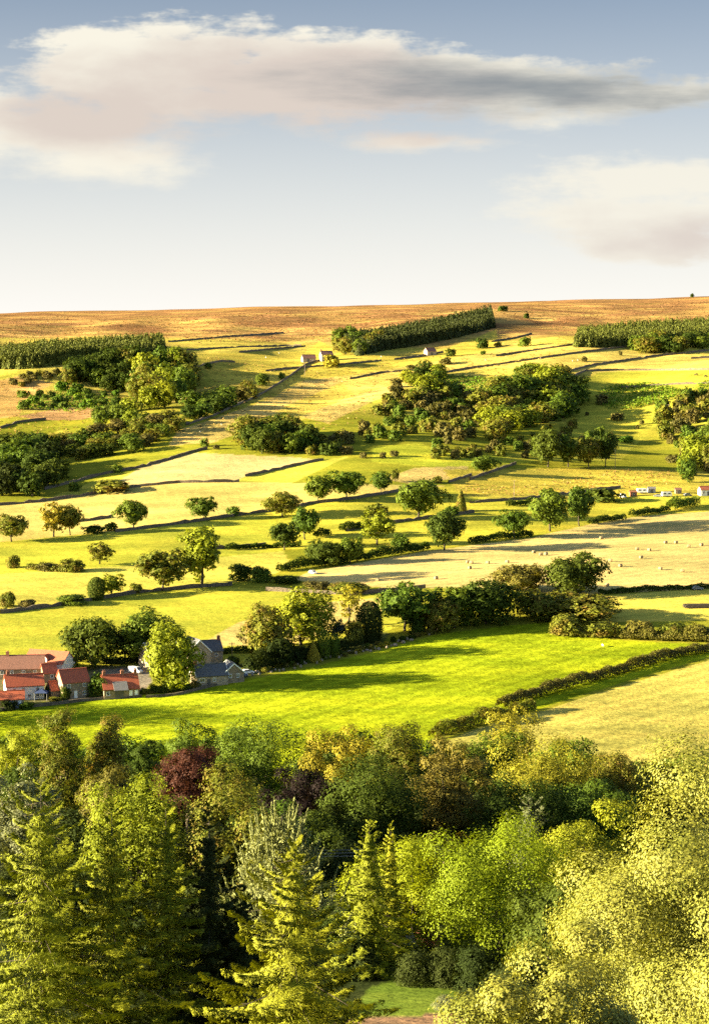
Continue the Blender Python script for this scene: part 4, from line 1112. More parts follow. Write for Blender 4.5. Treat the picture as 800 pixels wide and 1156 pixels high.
def house(name, label, P, th, L, Wd, He, rise, wallm, roofm, chim=(), wins=(), doors=(), verge=False, cat='house', dormer=(), over=.3):
    root = empty(name, P, th); tag(root, label, cat)
    MB().prism([(-Wd / 2, -2.0), (Wd / 2, -2.0), (Wd / 2, He), (0, He + rise), (-Wd / 2, He)], -L / 2, L / 2).build('wall', M[wallm], root)
    sl = rise / (Wd / 2); t = .22; o = over
    y0 = Wd / 2 + o; z0 = He - o * sl
    prof = [(-y0, z0 + .03), (0, He + rise + .03), (y0, z0 + .03), (y0, z0 + t + .03), (0, He + rise + t + .03), (-y0, z0 + t + .03)]
    rf = MB().prism(prof, -L / 2 - .25, L / 2 + .25).build('roof', M[roofm], root)
    MB().box((0, 0, He + rise + t + .08), (L + .5, .35, .16)).build('ridge', M[roofm], rf)
    if verge:
        for sx in (-1, 1):
            x = sx * (L / 2 + .28)
            MB().prism([(-y0, z0 - .12), (0, He + rise - .12), (y0, z0 - .12), (y0, z0 + t + .08), (0, He + rise + t + .08), (-y0, z0 + t + .08)], x - .06, x + .06).build('bargeboard', M['white'], rf)
    for cx in chim:
        mb = MB(); mb.box((cx, 0, He + rise + .5), (.9, .6, 1.5)); mb.box((cx, 0, He + rise + 1.3), (1.05, .75, .14))
        ch = mb.build('chimney', M['brick'], rf)
        for k in (-.2, .2): MB().tube([(cx + k, 0, He + rise + 1.37), (cx + k, 0, He + rise + 1.75)], [.13, .1], 7).build('chimney_pot', M['brick'], ch)
    for w in wins: window(root, *w, L, Wd)
    for (face, x, w, h, mt) in doors:
        mb = MB()
        if face == 'F': mb.box((x, -Wd / 2 - .04, h / 2), (w, .14, h))
        elif face == 'L': mb.box((-L / 2 - .04, x, h / 2), (.14, w, h))
        else: mb.box((L / 2 + .04, x, h / 2), (.14, w, h))
        d = mb.build('door', M[mt], root)
        if face == 'F': MB().box((x + w * .36, -Wd / 2 - .14, h * .48), (.06, .08, .16)).build('handle', M['metal'], d)
    for (dx, dw, dh) in dormer:
        zb = He + .1
        MB().prism([(-dw / 2, zb), (dw / 2, zb), (dw / 2, zb + dh * .55), (0, zb + dh), (-dw / 2, zb + dh * .55)], -Wd / 2 - .02, -Wd / 2 + 2.4, axis=1).build('dormer', M['render'], root).location = (dx, 0, 0)
        o2 = MB().prism([(-dw / 2 - .25, zb + dh * .45), (0, zb + dh + .05), (dw / 2 + .25, zb + dh * .45), (dw / 2 + .25, zb + dh * .45 + .15), (0, zb + dh + .22), (-dw / 2 - .25, zb + dh * .45 + .15)], -Wd / 2 - .2, -Wd / 2 + 2.5, axis=1).build('dormer_roof', M[roofm], rf)
        o2.location = (dx, 0, 0)
    return root

def hp(u, v): return ground(u, v)
R = rad
W2 = lambda xs, z, w=1.0, h=1.2: [('F', x, z, w, h) for x in xs]
# cottages on the left
house('terrace_row', 'long terrace with a weathered brown roof behind the white gabled cottage', hp(22, 764), R(6), 15, 7, 3.0, 3.4, 'stone', 'brownroof', (-3.5,), W2((-5, -2, 1.5, 5), 1.9), [('F', 3.2, .95, 2.0, 'door')])
house('barn', 'long barn with a bright orange pantile roof and a pale wall', hp(56, 757), R(-24), 14, 7.5, 3.0, 3.0, 'render', 'orangeroof', (), W2((-3.8, 4.6), 1.7, .9, 1.0), [('F', 1.9, 1.0, 2.0, 'door')], dormer=((.5, 1.9, 2.2),))
house('cottage', 'small cottage with a low red roof beside the brown terrace', hp(55, 768), R(22), 4.2, 5, 2.6, 2.3, 'stone', 'redroof', (), W2((0.4,), 1.6))
house('cottage', 'white gabled cottage with a red roof and stone front', hp(27, 787), R(17), 11, 6.6, 3.8, 2.8, 'render', 'redroof', (-4.6,), W2((-3.2, -.6, 3.6), 2.7) + W2((-3.2, 1.2, 3.6), .9, 1.0, 1.0), [('F', -.7, .95, 2.0, 'door')])
house('garage', 'low tan garage with a plain red roof in the village corner', hp(11, 797), R(10), 8.2, 5.4, 2.3, 1.9, 'tan', 'redroof', (), (), [('F', 2.9, .95, 2.0, 'white'), ('F', .6, 2.2, 1.9, 'white')], cat='garage')
house('farmhouse', 'two-storey stone cottage with a steep red roof and a white door', hp(82, 786), R(27), 8.2, 6.8, 4.7, 3.2, 'stone', 'redroof', (), W2((-2.2, 2.5), 3.7) + W2((-2.6, 2.5), 1.3) + [('L', .2, 3.6, .8, 1.0)], [('F', -.2, 1.0, 2.1, 'white')])
house('outbuilding', 'lean stone outbuilding with a red roof against the two-storey cottage', hp(63, 786), R(27), 4.2, 5.0, 2.2, 2.2, 'stone', 'redroof', (), W2((.8,), 1.3, .8, .9))
g = house('long_cottage', 'long low cottage with a red roof, grey veranda roof and white doors', hp(135, 785), R(16), 10.4, 8.0, 2.5, 3.5, 'stone', 'redroof', (-4.6, .8, 4.7), W2((-4.0,), 1.3), [('F', 2.7, .95, 2.0, 'white'), ('F', 4.3, .95, 2.0, 'white'), ('F', -.6, 2.6, 2.0, 'door')])
MB().prism([(-5.6, 2.25), (-2.2, 4.35), (-2.2, 4.52), (-5.6, 2.42)], -2.4, 1.8).build('veranda_roof', M['greyroof'], g)
# stone group on the right
house('stone_house', 'stone house with a tall gable end and grey slate roof', hp(219, 752), R(118), 9, 7.5, 5.0, 3.6, 'stonep', 'slate', (), [('L', 0, 4.4, .9, 1.2), ('L', 1.4, 1.6, 1, 1.2)], verge=True)
house('stone_wing', 'stone wing with a slate roof behind the tall gable', hp(234, 747), R(22), 8.2, 6.4, 3.8, 2.8, 'stonep', 'slate', (3.7,), W2((-1.5, 2), 2.4))
house('slate_cottage', 'low slate roofed cottage with white verges and white windows', hp(236, 772), R(22), 9.8, 6.6, 2.9, 3.0, 'stonep', 'slate', (-4.3,), W2((-3.2,), 1.7, 1.6, 1.2) + W2((.6,), 1.7, .9, 1.2), [('F', -1.1, 1.0, 2.1, 'door')], verge=True)
house('gabled_cottage', 'small gabled cottage with white bargeboards and two white windows', hp(260, 768), R(112), 7, 6.4, 2.8, 2.7, 'stone', 'slate', (), [('L', -1.2, 1.9, 1.0, 1.2), ('L', 1.2, 1.9, 1.0, 1.2)], verge=True)
house('chapel_house', 'slate roofed house half hidden behind the sunlit tree', hp(180, 752), R(38), 11, 7, 4.2, 3.4, 'stonep', 'slate', (4.4,), W2((-3, 0, 3), 2.6), verge=True)
# far farm and barn on the moor edge
house('moor_farmhouse', 'pale stone farmhouse under the moor plantation', hp(368, 407), R(20), 9, 6.5, 4.6, 2.6, 'stonep', 'brownroof', (-4,), W2((-2, 1.6), 3.3) + W2((-2, 1.6), 1.2), [('F', 0, 1, 2, 'door')])
house('farm_outbuilding', 'low dark roofed outbuilding joined to the moor farmhouse', hp(348, 408), R(18), 10, 6, 2.6, 2.4, 'stonep', 'brownroof', (), W2((2,), 1.3), [('F', -1, 1.6, 2, 'door')])
house('moor_barn', 'lone stone barn on the golden pasture with a dark roof', hp(485, 401), R(30), 8, 6, 3.2, 2.6, 'stonep', 'brownroof', (), [], [('F', 0, 1.8, 2.3, 'door')], cat='barn')
house('roadside_house', 'small white house with a red roof at the photo border', hp(795, 559), R(12), 5.5, 4.2, 2.8, 1.5, 'render', 'orangeroof', (), W2((-1.4,), 1.6), [('F', 1.1, .9, 2, 'door')])

# ------------------------------------------------------------------ vehicles and farm clutter
def wheel(root, x, y, r=.33):
    t = MB().tube([(x, y - .11, r), (x, y + .11, r)], [r, r], 14).build('wheel', M['tyre'], root)
    MB().tube([(x, y - .125, r), (x, y + .125, r)], [r * .6, r * .6], 10).build('rim', M['metal'], t)
def car(P, th, paint, label, van=False):
    root = empty('parked_car', P, th); tag(root, label, 'car')
    if van: prof = [(-2.3, .35), (2.2, .35), (2.3, .9), (1.6, 1.15), (1.0, 2.0), (-2.2, 2.05), (-2.3, 1.9)]
    else: prof = [(-2.0, .32), (2.0, .32), (2.05, .75), (1.15, .95), (.45, 1.42), (-1.0, 1.45), (-1.75, 1.0), (-2.05, .92)]
    o = MB().prism(prof, -.82, .82, axis=1).build('body', M[paint], root)
    md = o.modifiers.new('bevel', 'BEVEL'); md.width = .07; md.segments = 2
    for s in (-1, 1):
        if van: pr = [(.1, 1.2), (1.35, 1.2), (.85, 1.85), (.1, 1.85)]
        else: pr = [(-1.45, 1.0), (.95, 1.0), (.40, 1.36), (-.95, 1.37)]
        MB().prism(pr, s * .815, s * .83, axis=1).build('side_window', M['glass'], root)
        for x in (-1.3, 1.3): wheel(root, x, s * .74)
        MB().box((2.03, s * .55, .68), (.06, .3, .16)).build('headlight', M['white'], root)
    MB().add([(1.14, -.7, 1.0), (1.14, .7, 1.0), (.52, .62, 1.42), (.52, -.62, 1.42)] if not van else [(1.62, -.7, 1.22), (1.62, .7, 1.22), (1.08, .62, 1.95), (1.08, -.62, 1.95)], [(0, 1, 2, 3)]).build('windscreen', M['glass'], root)
    return root
car(hp(353, 648), R(-60), 'carwhite', 'white car parked alone in the meadow below the long hedge')
car(hp(137, 786), R(180), 'carwhite', 'white car parked before the veranda of the long cottage')
car(hp(153, 760), R(-35), 'carwhite', 'white van parked beside the end of the long cottage', van=True)
car(hp(272, 764), R(15), 'carblue', 'pale blue car parked beside the gabled cottage')
car(hp(279, 761), R(20), 'carwhite', 'white car parked beyond the pale blue one by the garden')
car(hp(787, 666), R(5), 'cargrey', 'grey car parked at the foot of the bale field by the border')
car(hp(18, 800), R(10), 'carblue', 'dark blue car parked in front of the low garage')
car(hp(742, 561), R(170), 'cargrey', 'dark car among the farm clutter beside the white trailer')
car(hp(703, 562), R(-70), 'carwhite', 'white van parked by the wide dark bush', van=True)
car(hp(776, 560), R(10), 'cargrey', 'small dark car beside the red roofed roadside house')
def caravan(P, th, mat, label):
    root = empty('caravan', P, th); tag(root, label, 'caravan')
    o = MB().prism([(-2.4, .5), (2.4, .5), (2.6, 1.2), (2.2, 2.5), (-2.3, 2.5), (-2.6, 1.3)], -1.05, 1.05, axis=1).build('body', M[mat], root)
    md = o.modifiers.new('bevel', 'BEVEL'); md.width = .12; md.segments = 2
    for x in (-1.2, 1.1): MB().box((x, -1.06, 1.75), (1.2, .05, .6)).build('side_window', M['glass'], root)
    for s in (-1, 1): wheel(root, 0, s * .98, .36)
    MB().box((3.0, 0, .55), (1.0, .1, .1)).build('tow_bar', M['metal'], root)
caravan(hp(724, 557), R(5), 'carwhite', 'long white caravan standing among the farm clutter')
caravan(hp(752, 561), R(12), 'carwhite', 'white trailer standing beside the dark car')
def shed(u, v, th, L, Wd, h, mat, roofm, label):
    return house('shed', label, hp(u, v), th, L, Wd, h, .7, mat, roofm, (), [], [('F', 0, 1.1, 1.9, 'door')], cat='shed', over=.15)
shed(714, 560, R(8), 3.4, 2.8, 1.9, 'rust_metal', 'rust_metal', 'small rusty shed beside the white van')
shed(735, 556, R(5), 3.6, 2.6, 1.9, 'metal', 'greyroof', 'grey metal shed behind the long white caravan')
shed(765, 557, R(5), 3.0, 2.6, 1.8, 'wood', 'brownroof', 'wooden shed between the trailer and the roadside house')
# blue canopy in the village garden
root = empty('garden_canopy', hp(47, 790)); tag(root, 'dark blue canopy standing in the cottage garden', 'canopy')
MB().add([(-2, -2, 2.2), (2, -2, 2.2), (2, 2, 2.2), (-2, 2, 2.2), (0, 0, 3.2)], [(0, 1, 4), (1, 2, 4), (2, 3, 4), (3, 0, 4), (3, 2, 1, 0)]).build('cover', M['canvas'], root)
for x in (-1.8, 1.8):
    for y in (-1.8, 1.8): MB().tube([(x, y, -.3), (x, y, 2.25)], [.05, .05], 6).build('leg', M['metal'], root)
# log pile near the border
root = empty('log_pile', hp(789, 686), R(5)); tag(root, 'long dark pile of felled logs on the pasture', 'log pile')
mb = MB()
for i in range(16):
    y = (i % 6) * .5 - 1.2 + (i // 6) * .22; z = .25 + (i // 6) * .42
    mb.tube([(-5 + r_.uniform(-.6, .6), y, z), (5 + r_.uniform(-.6, .6), y, z)], [.27, .24], 8)
mb.build('logs', M['bark'], root)

# ------------------------------------------------------------------ bales, animals
def bale_mesh(seed):
    r = np.random.default_rng(seed); pts = []; rd = []
    for x, q in ((-.62, .0), (-.62, .35), (-.61, .62), (-.56, .72), (-.3, .76), (0, .765), (.3, .76), (.56, .72), (.61, .62), (.62, .35), (.62, 0)):
        pts.append((x, 0, .72)); rd.append(max(q, .02) * (1 + r.normal() * .012))
    n = 18; V = []; Fs = []
    for p, q in zip(pts, rd):
        for k in range(n):
            t = 6.2832 * k / n; V.append((p[0], math.cos(t) * q, p[2] + math.sin(t) * q * (.96 if math.sin(t) < 0 else 1)))
    for i in range(len(pts) - 1):
        for k in range(n): Fs.append((i * n + k, i * n + (k + 1) % n, (i + 1) * n + (k + 1) % n, (i + 1) * n + k))
    return MB().add(V, Fs).mesh('hay_bale', M['straw'], True)
BM = [bale_mesh(i) for i in range(3)]
zc = lambda x, y: (530 + x / 2.963, 480 + y / 2.963)
bales = [zc(*p) for p in [(215, 428), (238, 436), (255, 434), (440, 381), (583, 359), (560, 418), (600, 421), (655, 396), (690, 396), (732, 409), (775, 404), (573, 446), (470, 457), (637, 484), (125, 461), (60, 464), (5, 464), (100, 489), (0, 481)]]
bales += [(426, 656), (492, 654), (528, 636), (700, 640), (770, 646), (685, 662)]
for i, (u, v) in enumerate(bales):
    o = link('hay_bale', BM[i % 3]); o.location = ground(u, v); o.rotation_euler = (0, 0, RNG.uniform(-.9, .9)); o.scale = (1.15, .80, .80)
    tag(o, 'round hay bale lying on the pale mown bale field', 'hay bale', 'round bales on the mown field')

def beast(scale, mat, name):
    """a grazing quadruped grown from a skeleton as one skin"""
    J = {'r': (-.50, 0, .72), 'm': (0, 0, .70), 's': (.45, 0, .74), 'n': (.72, 0, .66), 'h': (.90, 0, .42), 'z': (1.02, 0, .22), 't': (-.64, 0, .55)}
    E = [('r', 'm'), ('m', 's'), ('s', 'n'), ('n', 'h'), ('h', 'z'), ('r', 't')]
    rd = {'r': .24, 'm': .28, 's': .24, 'n': .13, 'h': .11, 'z': .06, 't': .04}
    for s, n in ((-1, 'a'), (1, 'b')):
        for b, x, k in (('r', -.5, 'q'), ('s', .42, 'f')):
            kn = k + n
            J[kn + '1'] = (x + (.03 if k == 'q' else 0), s * .17, .48); J[kn + '2'] = (x - (.06 if k == 'q' else -.02), s * .17, .26); J[kn + '3'] = (x, s * .17, .0)
            rd[kn + '1'] = .10; rd[kn + '2'] = .055; rd[kn + '3'] = .045
            E += [(b, kn + '1'), (kn + '1', kn + '2'), (kn + '2', kn + '3')]
    ks = list(J); me = bpy.data.meshes.new(name)
    me.from_pydata([J[k] for k in ks], [(ks.index(a), ks.index(b)) for a, b in E], [])
    o = link(name, me); md = o.modifiers.new('skin', 'SKIN'); o.modifiers.new('sub', 'SUBSURF').levels = 1
    sv = me.skin_vertices[0].data
    for i, k in enumerate(ks): sv[i].radius = (rd[k],) * 2; sv[i].use_root = (k == 'm')
    dg = bpy.context.evaluated_depsgraph_get(); dg.update()
    out = bpy.data.meshes.new_from_object(o.evaluated_get(dg))
    bpy.data.objects.remove(o); out.materials.append(M[mat]) if not out.materials else None
    if out.materials: out.materials[0] = M[mat]
    out.transform(Matrix.Scale(scale, 4)); out.polygons.foreach_set('use_smooth', [True] * len(out.polygons)); out.name = name
    return out
sheep_me = beast(.95, 'wool', 'sheep'); cow_me = beast(1.7, 'hide', 'cow')
def animal(me, name, u, v, label, cat, group=None):
    o = link(name, me); o.location = ground(u, v); o.rotation_euler = (0, 0, RNG.uniform(0, 6.28)); tag(o, label, cat, group)
animal(sheep_me, 'sheep', 680, 730, 'white sheep grazing alone on the bright green field', 'sheep')
for u, v in [(646, 408), (652, 407), (430, 403), (386, 431), (250, 480), (226, 488), (204, 450), (560, 425), (610, 405), (548, 407), (300, 404), (315, 399)]:
    animal(sheep_me, 'sheep', u, v, 'pale sheep grazing on the golden hillside pasture', 'sheep', 'sheep on the hillside')
animal(cow_me, 'cow', 786, 424, 'dark cow on the slope below the brown wall, further from the border', 'cow')
animal(cow_me, 'cow', 796, 426, 'dark cow on the slope below the brown wall, closest to the border', 'cow')

# ------------------------------------------------------------------ poles
def pole(P, H, label, arm=True):
    root = empty('utility_pole', P); tag(root, label, 'pole')
    MB().tube([(0, 0, -1), (0, 0, H)], [.16, .11], 8).build('post', M['wood'], root)
    if arm:
        c = MB().box((0, -.12, H - .5), (1.9, .1, .12)).build('crossarm', M['wood'], root)
        for x in (-.8, 0, .8): MB().tube([(x, -.12, H - .44), (x, -.12, H - .2)], [.06, .04], 6).build('insulator', M['metal'], c)
    return root
def pole_px(u, vb, h, label):
    P = ground(u, vb); pole(P, h / pxm(P), label)
pole_px(694, 529, 22, 'bare wooden pole beside the row of four trees')
pole_px(580, 563, 21, 'pale wooden pole standing in the meadow behind the smaller oak')
pole_px(344, 424, 15, 'thin pole on the slope below the moor farmhouse')
pole_px(378, 408, 11, 'thin pole beside the moor farmhouse gable')
pole_px(262, 741, 16, 'thin pole at the edge of the village meadow behind the gabled cottage')
pole_px(754, 470, 14, 'pale post among the scrub on the border bank')
# overhead line crossing behind the tall pine
pa = np.array([-30.0, 302.0, 0]); pb = np.array([14.0, 300.0, 0])
for p, lb in ((pa, 'tall wooden pole hidden among the dark spruces'), (pb, 'tall wooden pole hidden behind the bright garden trees')):
    p[2] = TH(p[0], p[1]); pole(p, 11.2, lb)
for k in (-.8, 0, .8):
    pts = []
    for i in range(17):
        t = i / 16; q = pa * (1 - t) + pb * t
        q[2] = pa[2] * (1 - t) + pb[2] * t + 11.0 - 4 * .8 * t * (1 - t) + k * .35; q[1] += k
        pts.append(tuple(q))
    o = MB().tube(pts, [.03] * 17, 5).build('power_line', M['metal'])
    tag(o, 'thin grey overhead wire strung across the valley trees', 'wire', 'overhead wires')

# ------------------------------------------------------------------ the near wood
NEAR = {}
def big_tree(name, label, u, vtop, Y, wpx, mat, gen, bark='bark', **kw):
    """a tree at distance Y whose top is seen at row vtop; its height follows from the ground it stands on."""
    top = at_depth(u, vtop, Y); x = top[0]; zg = float(TH(x, Y)); H = top[2] - zg
    W = wpx / (F / (Y * CP - zg * SP))
    root = empty(name, (x, Y, zg), 0); tag(root, label, 'tree')
    seed = int(u * 13 + vtop * 7 + Y)
    if gen == 'leafy': Q, mb = broadleaf(seed, H, W, **kw)
    elif gen == 'spruce': Q, mb = conifer(seed, H, W, **kw)
    else: Q, mb = pinecandles(seed, H, W, **kw)
    link('crown', quads_mesh(name + '_crown', Q, M[mat]), root)
    mb.build('trunk', M[bark], root, True)
    return root
LF = dict(cb=.02, nc=32, NL=22000, ls=.22, rc=(.12, .21), hollow=.66, nj=.2)
def lf(**k): d = dict(LF); d.update(k); return d
B = big_tree
B('lime_tree', 'tall lime tree beside the village, outside the view', -60, 742, 540, 90, 'mid', 'leafy', **dict(LF))
B('lime_tree', 'tall lime tree at the field corner, outside the view', -50, 770, 500, 90, 'mid', 'leafy', **dict(LF))
# row along the valley bottom, under the green field
B('ash_tree', 'yellow-green tree low at the photo border in front of the green field', 18, 822, 430, 66, 'yellow', 'leafy', **lf())
B('ivy_clad_tree', 'tall tree with a bare brown lower trunk and bushy top, taller of two', 68, 797, 400, 60, 'olive', 'leafy', 'bark', **lf(cb=.10, shape='tall', rc=(.17, .26), NL=16000))
B('ivy_clad_tree', 'bushy upright tree next to the taller one with a bare trunk', 122, 807, 405, 56, 'olive', 'leafy', **lf(shape='tall', rc=(.17, .26)))
B('holly_tree', 'dark small-leaved tree behind the upright bushy one', 158, 838, 420, 46, 'dark', 'leafy', **lf())
B('holm_oak', 'round dark evergreen oak beside the copper beech top', 213, 812, 440, 56, 'mid', 'leafy', **lf(rc=(.16, .24)))
B('sycamore_tree', 'wide leafy tree behind the copper beech', 291, 808, 435, 108, 'mid', 'leafy', **lf(NL=23000))
B('copper_beech', 'red-brown copper beech tree', 213, 841, 385, 84, 'copper', 'leafy', **lf(cb=.35))
B('purple_beech', 'very dark purple beech tree in the shade', 338, 868, 365, 92, 'purple', 'leafy', **lf())
B('field_maple', 'yellow-olive maple behind the purple beech', 386, 818, 430, 74, 'gold', 'leafy', **lf())
B('alder_tree', 'olive alder beside the yellow maple', 448, 814, 425, 72, 'olive', 'leafy', **lf())
B('chestnut_tree', 'brown-leaved chestnut turning autumn coloured', 508, 832, 375, 88, 'rust', 'leafy', **lf(rc=(.12, .17), hollow=.55))
B('yew_tree', 'large dark green yew in the shade below the alder', 420, 852, 360, 124, 'dark', 'leafy', **lf(NL=24000))
B('field_maple', 'golden field maple at the lower end of the diagonal hedge', 577, 797, 470, 66, 'gold', 'leafy', **lf(NL=14000))
B('willow_tree', 'broad olive willow below the mown field', 618, 836, 400, 128, 'gold', 'leafy', **lf(NL=23000))
B('willow_tree', 'lower olive willow beside the broad one', 690, 846, 410, 80, 'olive', 'leafy', **lf())
B('alder_tree', 'dark alder under the broad willow', 590, 880, 365, 110, 'dark', 'leafy', **lf(NL=22000))
B('hazel_tree', 'dark hazel beneath the lower willow', 660, 880, 370, 90, 'mid', 'leafy', **lf())
B('willow_tree', 'olive tree showing at the foot of the mown field', 745, 862, 420, 80, 'olive', 'leafy', **lf())
# second rank
B('golden_willow', 'domed bright yellow-green tree above the spruces', 152, 876, 300, 128, 'yellow', 'leafy', **lf(NL=27000, ls=.20))
B('lime_tree', 'olive tree behind the slim dark spruces', 262, 866, 300, 122, 'olive', 'leafy', **lf(NL=24000, ls=.22))
B('rowan_tree', 'brownish tree showing above the domed yellow one', 122, 866, 345, 66, 'rust', 'leafy', **lf(cb=.45))
B('whitebeam', 'grey-green tree at the photo border above the spruce', 22, 862, 320, 80, 'grey', 'leafy', **lf(NL=22000, ls=.22))
B('beech_tree', 'dark tree closing the gap beside the purple beech', 300, 905, 320, 96, 'mid', 'leafy', **lf())
B('acacia_tree', 'bright green feathery tree in front of the yew, smaller of two', 462, 938, 275, 132, 'acacia', 'leafy', **lf(NL=32000, ls=.17, nc=24, rc=(.13, .21), hollow=.66))
B('acacia_tree', 'bright green feathery tree, larger of two, before the blue conifer', 565, 926, 268, 190, 'acacia', 'leafy', **lf(NL=44000, ls=.17, nc=28, rc=(.11, .19), hollow=.66))
B('blue_fir', 'small bluish conifer behind the bright feathery trees', 597, 900, 290, 150, 'grey', 'spruce', nw=26, nb=11, nt=24, nn=7, tl=.26, tw=.05, droop=.2, power=.75)
B('poplar_tree', 'pale yellow-green tree between blue conifer and the large pale tree', 668, 903, 285, 116, 'yellow', 'leafy', **lf(NL=27000, ls=.20))
B('holly_tree', 'dark evergreen below the pale yellow-green tree', 640, 990, 235, 130, 'dark', 'leafy', **lf(NL=22000, ls=.22))
B('larch_tree', 'slim golden conifer behind the bright feathery tree', 417, 926, 250, 130, 'spruce', 'spruce', nw=32, nb=11, nt=26, nn=7, tl=.24, tw=.042, droop=.2, power=.85)
B('larch_tree', 'thin young conifer beside the slim golden one', 441, 930, 262, 60, 'spruce', 'spruce', nw=26, nb=9, nt=20, nn=7, tl=.22, tw=.04, droop=.2)
# spruces, nearest
SPR = dict(nw=22, nb=10, nt=100, nn=7, tl=.22, tw=.024, droop=.52, up=.36, ragged=.24, power=.80)
def sp(**k): d = dict(SPR); d.update(k); return d
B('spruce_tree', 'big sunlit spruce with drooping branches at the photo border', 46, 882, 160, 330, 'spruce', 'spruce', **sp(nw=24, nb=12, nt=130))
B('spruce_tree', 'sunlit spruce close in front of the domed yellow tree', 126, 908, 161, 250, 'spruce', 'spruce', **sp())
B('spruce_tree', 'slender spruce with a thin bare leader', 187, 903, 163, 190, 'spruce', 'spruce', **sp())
B('spruce_tree', 'dark slim spruce standing in shadow', 236, 912, 164, 150, 'sprucedk', 'spruce', **sp())  # its shadow is put into the colour: darker needles than the sunlit spruces
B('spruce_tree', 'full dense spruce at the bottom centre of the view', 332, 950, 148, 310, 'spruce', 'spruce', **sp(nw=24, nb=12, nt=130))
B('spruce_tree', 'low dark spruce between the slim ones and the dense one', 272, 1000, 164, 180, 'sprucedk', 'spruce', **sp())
B('pine_tree', 'pale pine with long upright shoots behind the dense spruce', 318, 908, 185, 150, 'pine', 'pine', nshoot=150, z0=.52)
# very near, sunlit
B('sycamore_tree', 'huge pale sunlit tree filling the lower corner', 838, 836, 78, 490, 'pale', 'leafy', 'bark', cb=.05, nc=80, NL=330000, ls=.062, rc=(.070, .125), hollow=.60, sub=13, nj=.17, limbs=0)
B('sycamore_tree', 'nearer pale sunlit tree below the huge one', 625, 1058, 62, 265, 'pale', 'leafy', 'bark', cb=.05, nc=46, NL=170000, ls=.058, rc=(.09, .155), hollow=.62, sub=13, nj=.17, limbs=0)

# understorey that closes the valley wood
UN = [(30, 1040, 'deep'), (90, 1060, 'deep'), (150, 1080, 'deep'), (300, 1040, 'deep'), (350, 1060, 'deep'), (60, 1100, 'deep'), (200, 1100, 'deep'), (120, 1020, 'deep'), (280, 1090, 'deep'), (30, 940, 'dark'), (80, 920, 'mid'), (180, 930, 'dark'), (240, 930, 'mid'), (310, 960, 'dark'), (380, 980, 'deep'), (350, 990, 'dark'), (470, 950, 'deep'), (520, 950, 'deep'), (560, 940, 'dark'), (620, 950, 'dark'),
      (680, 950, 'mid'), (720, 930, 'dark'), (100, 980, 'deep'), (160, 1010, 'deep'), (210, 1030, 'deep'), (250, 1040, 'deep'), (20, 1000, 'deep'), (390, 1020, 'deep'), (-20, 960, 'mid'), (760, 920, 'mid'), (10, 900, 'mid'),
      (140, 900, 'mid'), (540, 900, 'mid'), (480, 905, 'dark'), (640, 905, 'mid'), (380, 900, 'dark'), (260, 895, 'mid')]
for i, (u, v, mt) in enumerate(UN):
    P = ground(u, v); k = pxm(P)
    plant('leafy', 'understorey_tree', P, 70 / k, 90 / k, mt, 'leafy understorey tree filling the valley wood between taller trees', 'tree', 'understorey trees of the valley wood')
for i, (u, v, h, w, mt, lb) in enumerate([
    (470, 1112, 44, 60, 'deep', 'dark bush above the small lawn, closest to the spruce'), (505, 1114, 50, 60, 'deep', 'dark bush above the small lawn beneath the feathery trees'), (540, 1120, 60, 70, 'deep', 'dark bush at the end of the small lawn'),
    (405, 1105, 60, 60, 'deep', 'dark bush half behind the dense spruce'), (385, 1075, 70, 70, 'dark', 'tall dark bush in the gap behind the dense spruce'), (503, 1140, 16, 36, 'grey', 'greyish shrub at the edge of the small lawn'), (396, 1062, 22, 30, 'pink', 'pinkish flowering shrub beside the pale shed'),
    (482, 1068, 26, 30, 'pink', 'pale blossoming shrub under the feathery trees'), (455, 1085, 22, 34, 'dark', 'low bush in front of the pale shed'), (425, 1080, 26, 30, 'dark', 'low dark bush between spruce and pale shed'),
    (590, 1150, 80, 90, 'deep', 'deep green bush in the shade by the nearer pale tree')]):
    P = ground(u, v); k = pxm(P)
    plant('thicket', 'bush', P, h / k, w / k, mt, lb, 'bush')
house('garden_shed', 'pale roofed garden shed glimpsed between spruce and feathery trees', hp(448, 1082), R(20), 4.2, 3.2, 1.9, 1.1, 'render', 'greyroof', (), [], [('F', 0, .9, 1.8, 'door')], cat='shed')

# ------------------------------------------------------------------ sky, sun, camera
SUN_EL, SUN_AZ = rad(12.5), rad(9)     # azimuth: from due left towards the camera side
sd = np.array([-math.cos(SUN_EL) * math.cos(SUN_AZ), -math.cos(SUN_EL) * math.sin(SUN_AZ), math.sin(SUN_EL)])
L_ = bpy.data.lights.new('sun', 'SUN'); L_.energy = 5.0; L_.angle = rad(.6); L_.color = (1.0, .86, .53)
so = bpy.data.objects.new('sun', L_); COL.objects.link(so)
so.rotation_euler = Vector(-sd).to_track_quat('-Z', 'Y').to_euler(); so.location = (-300, -80, 150)

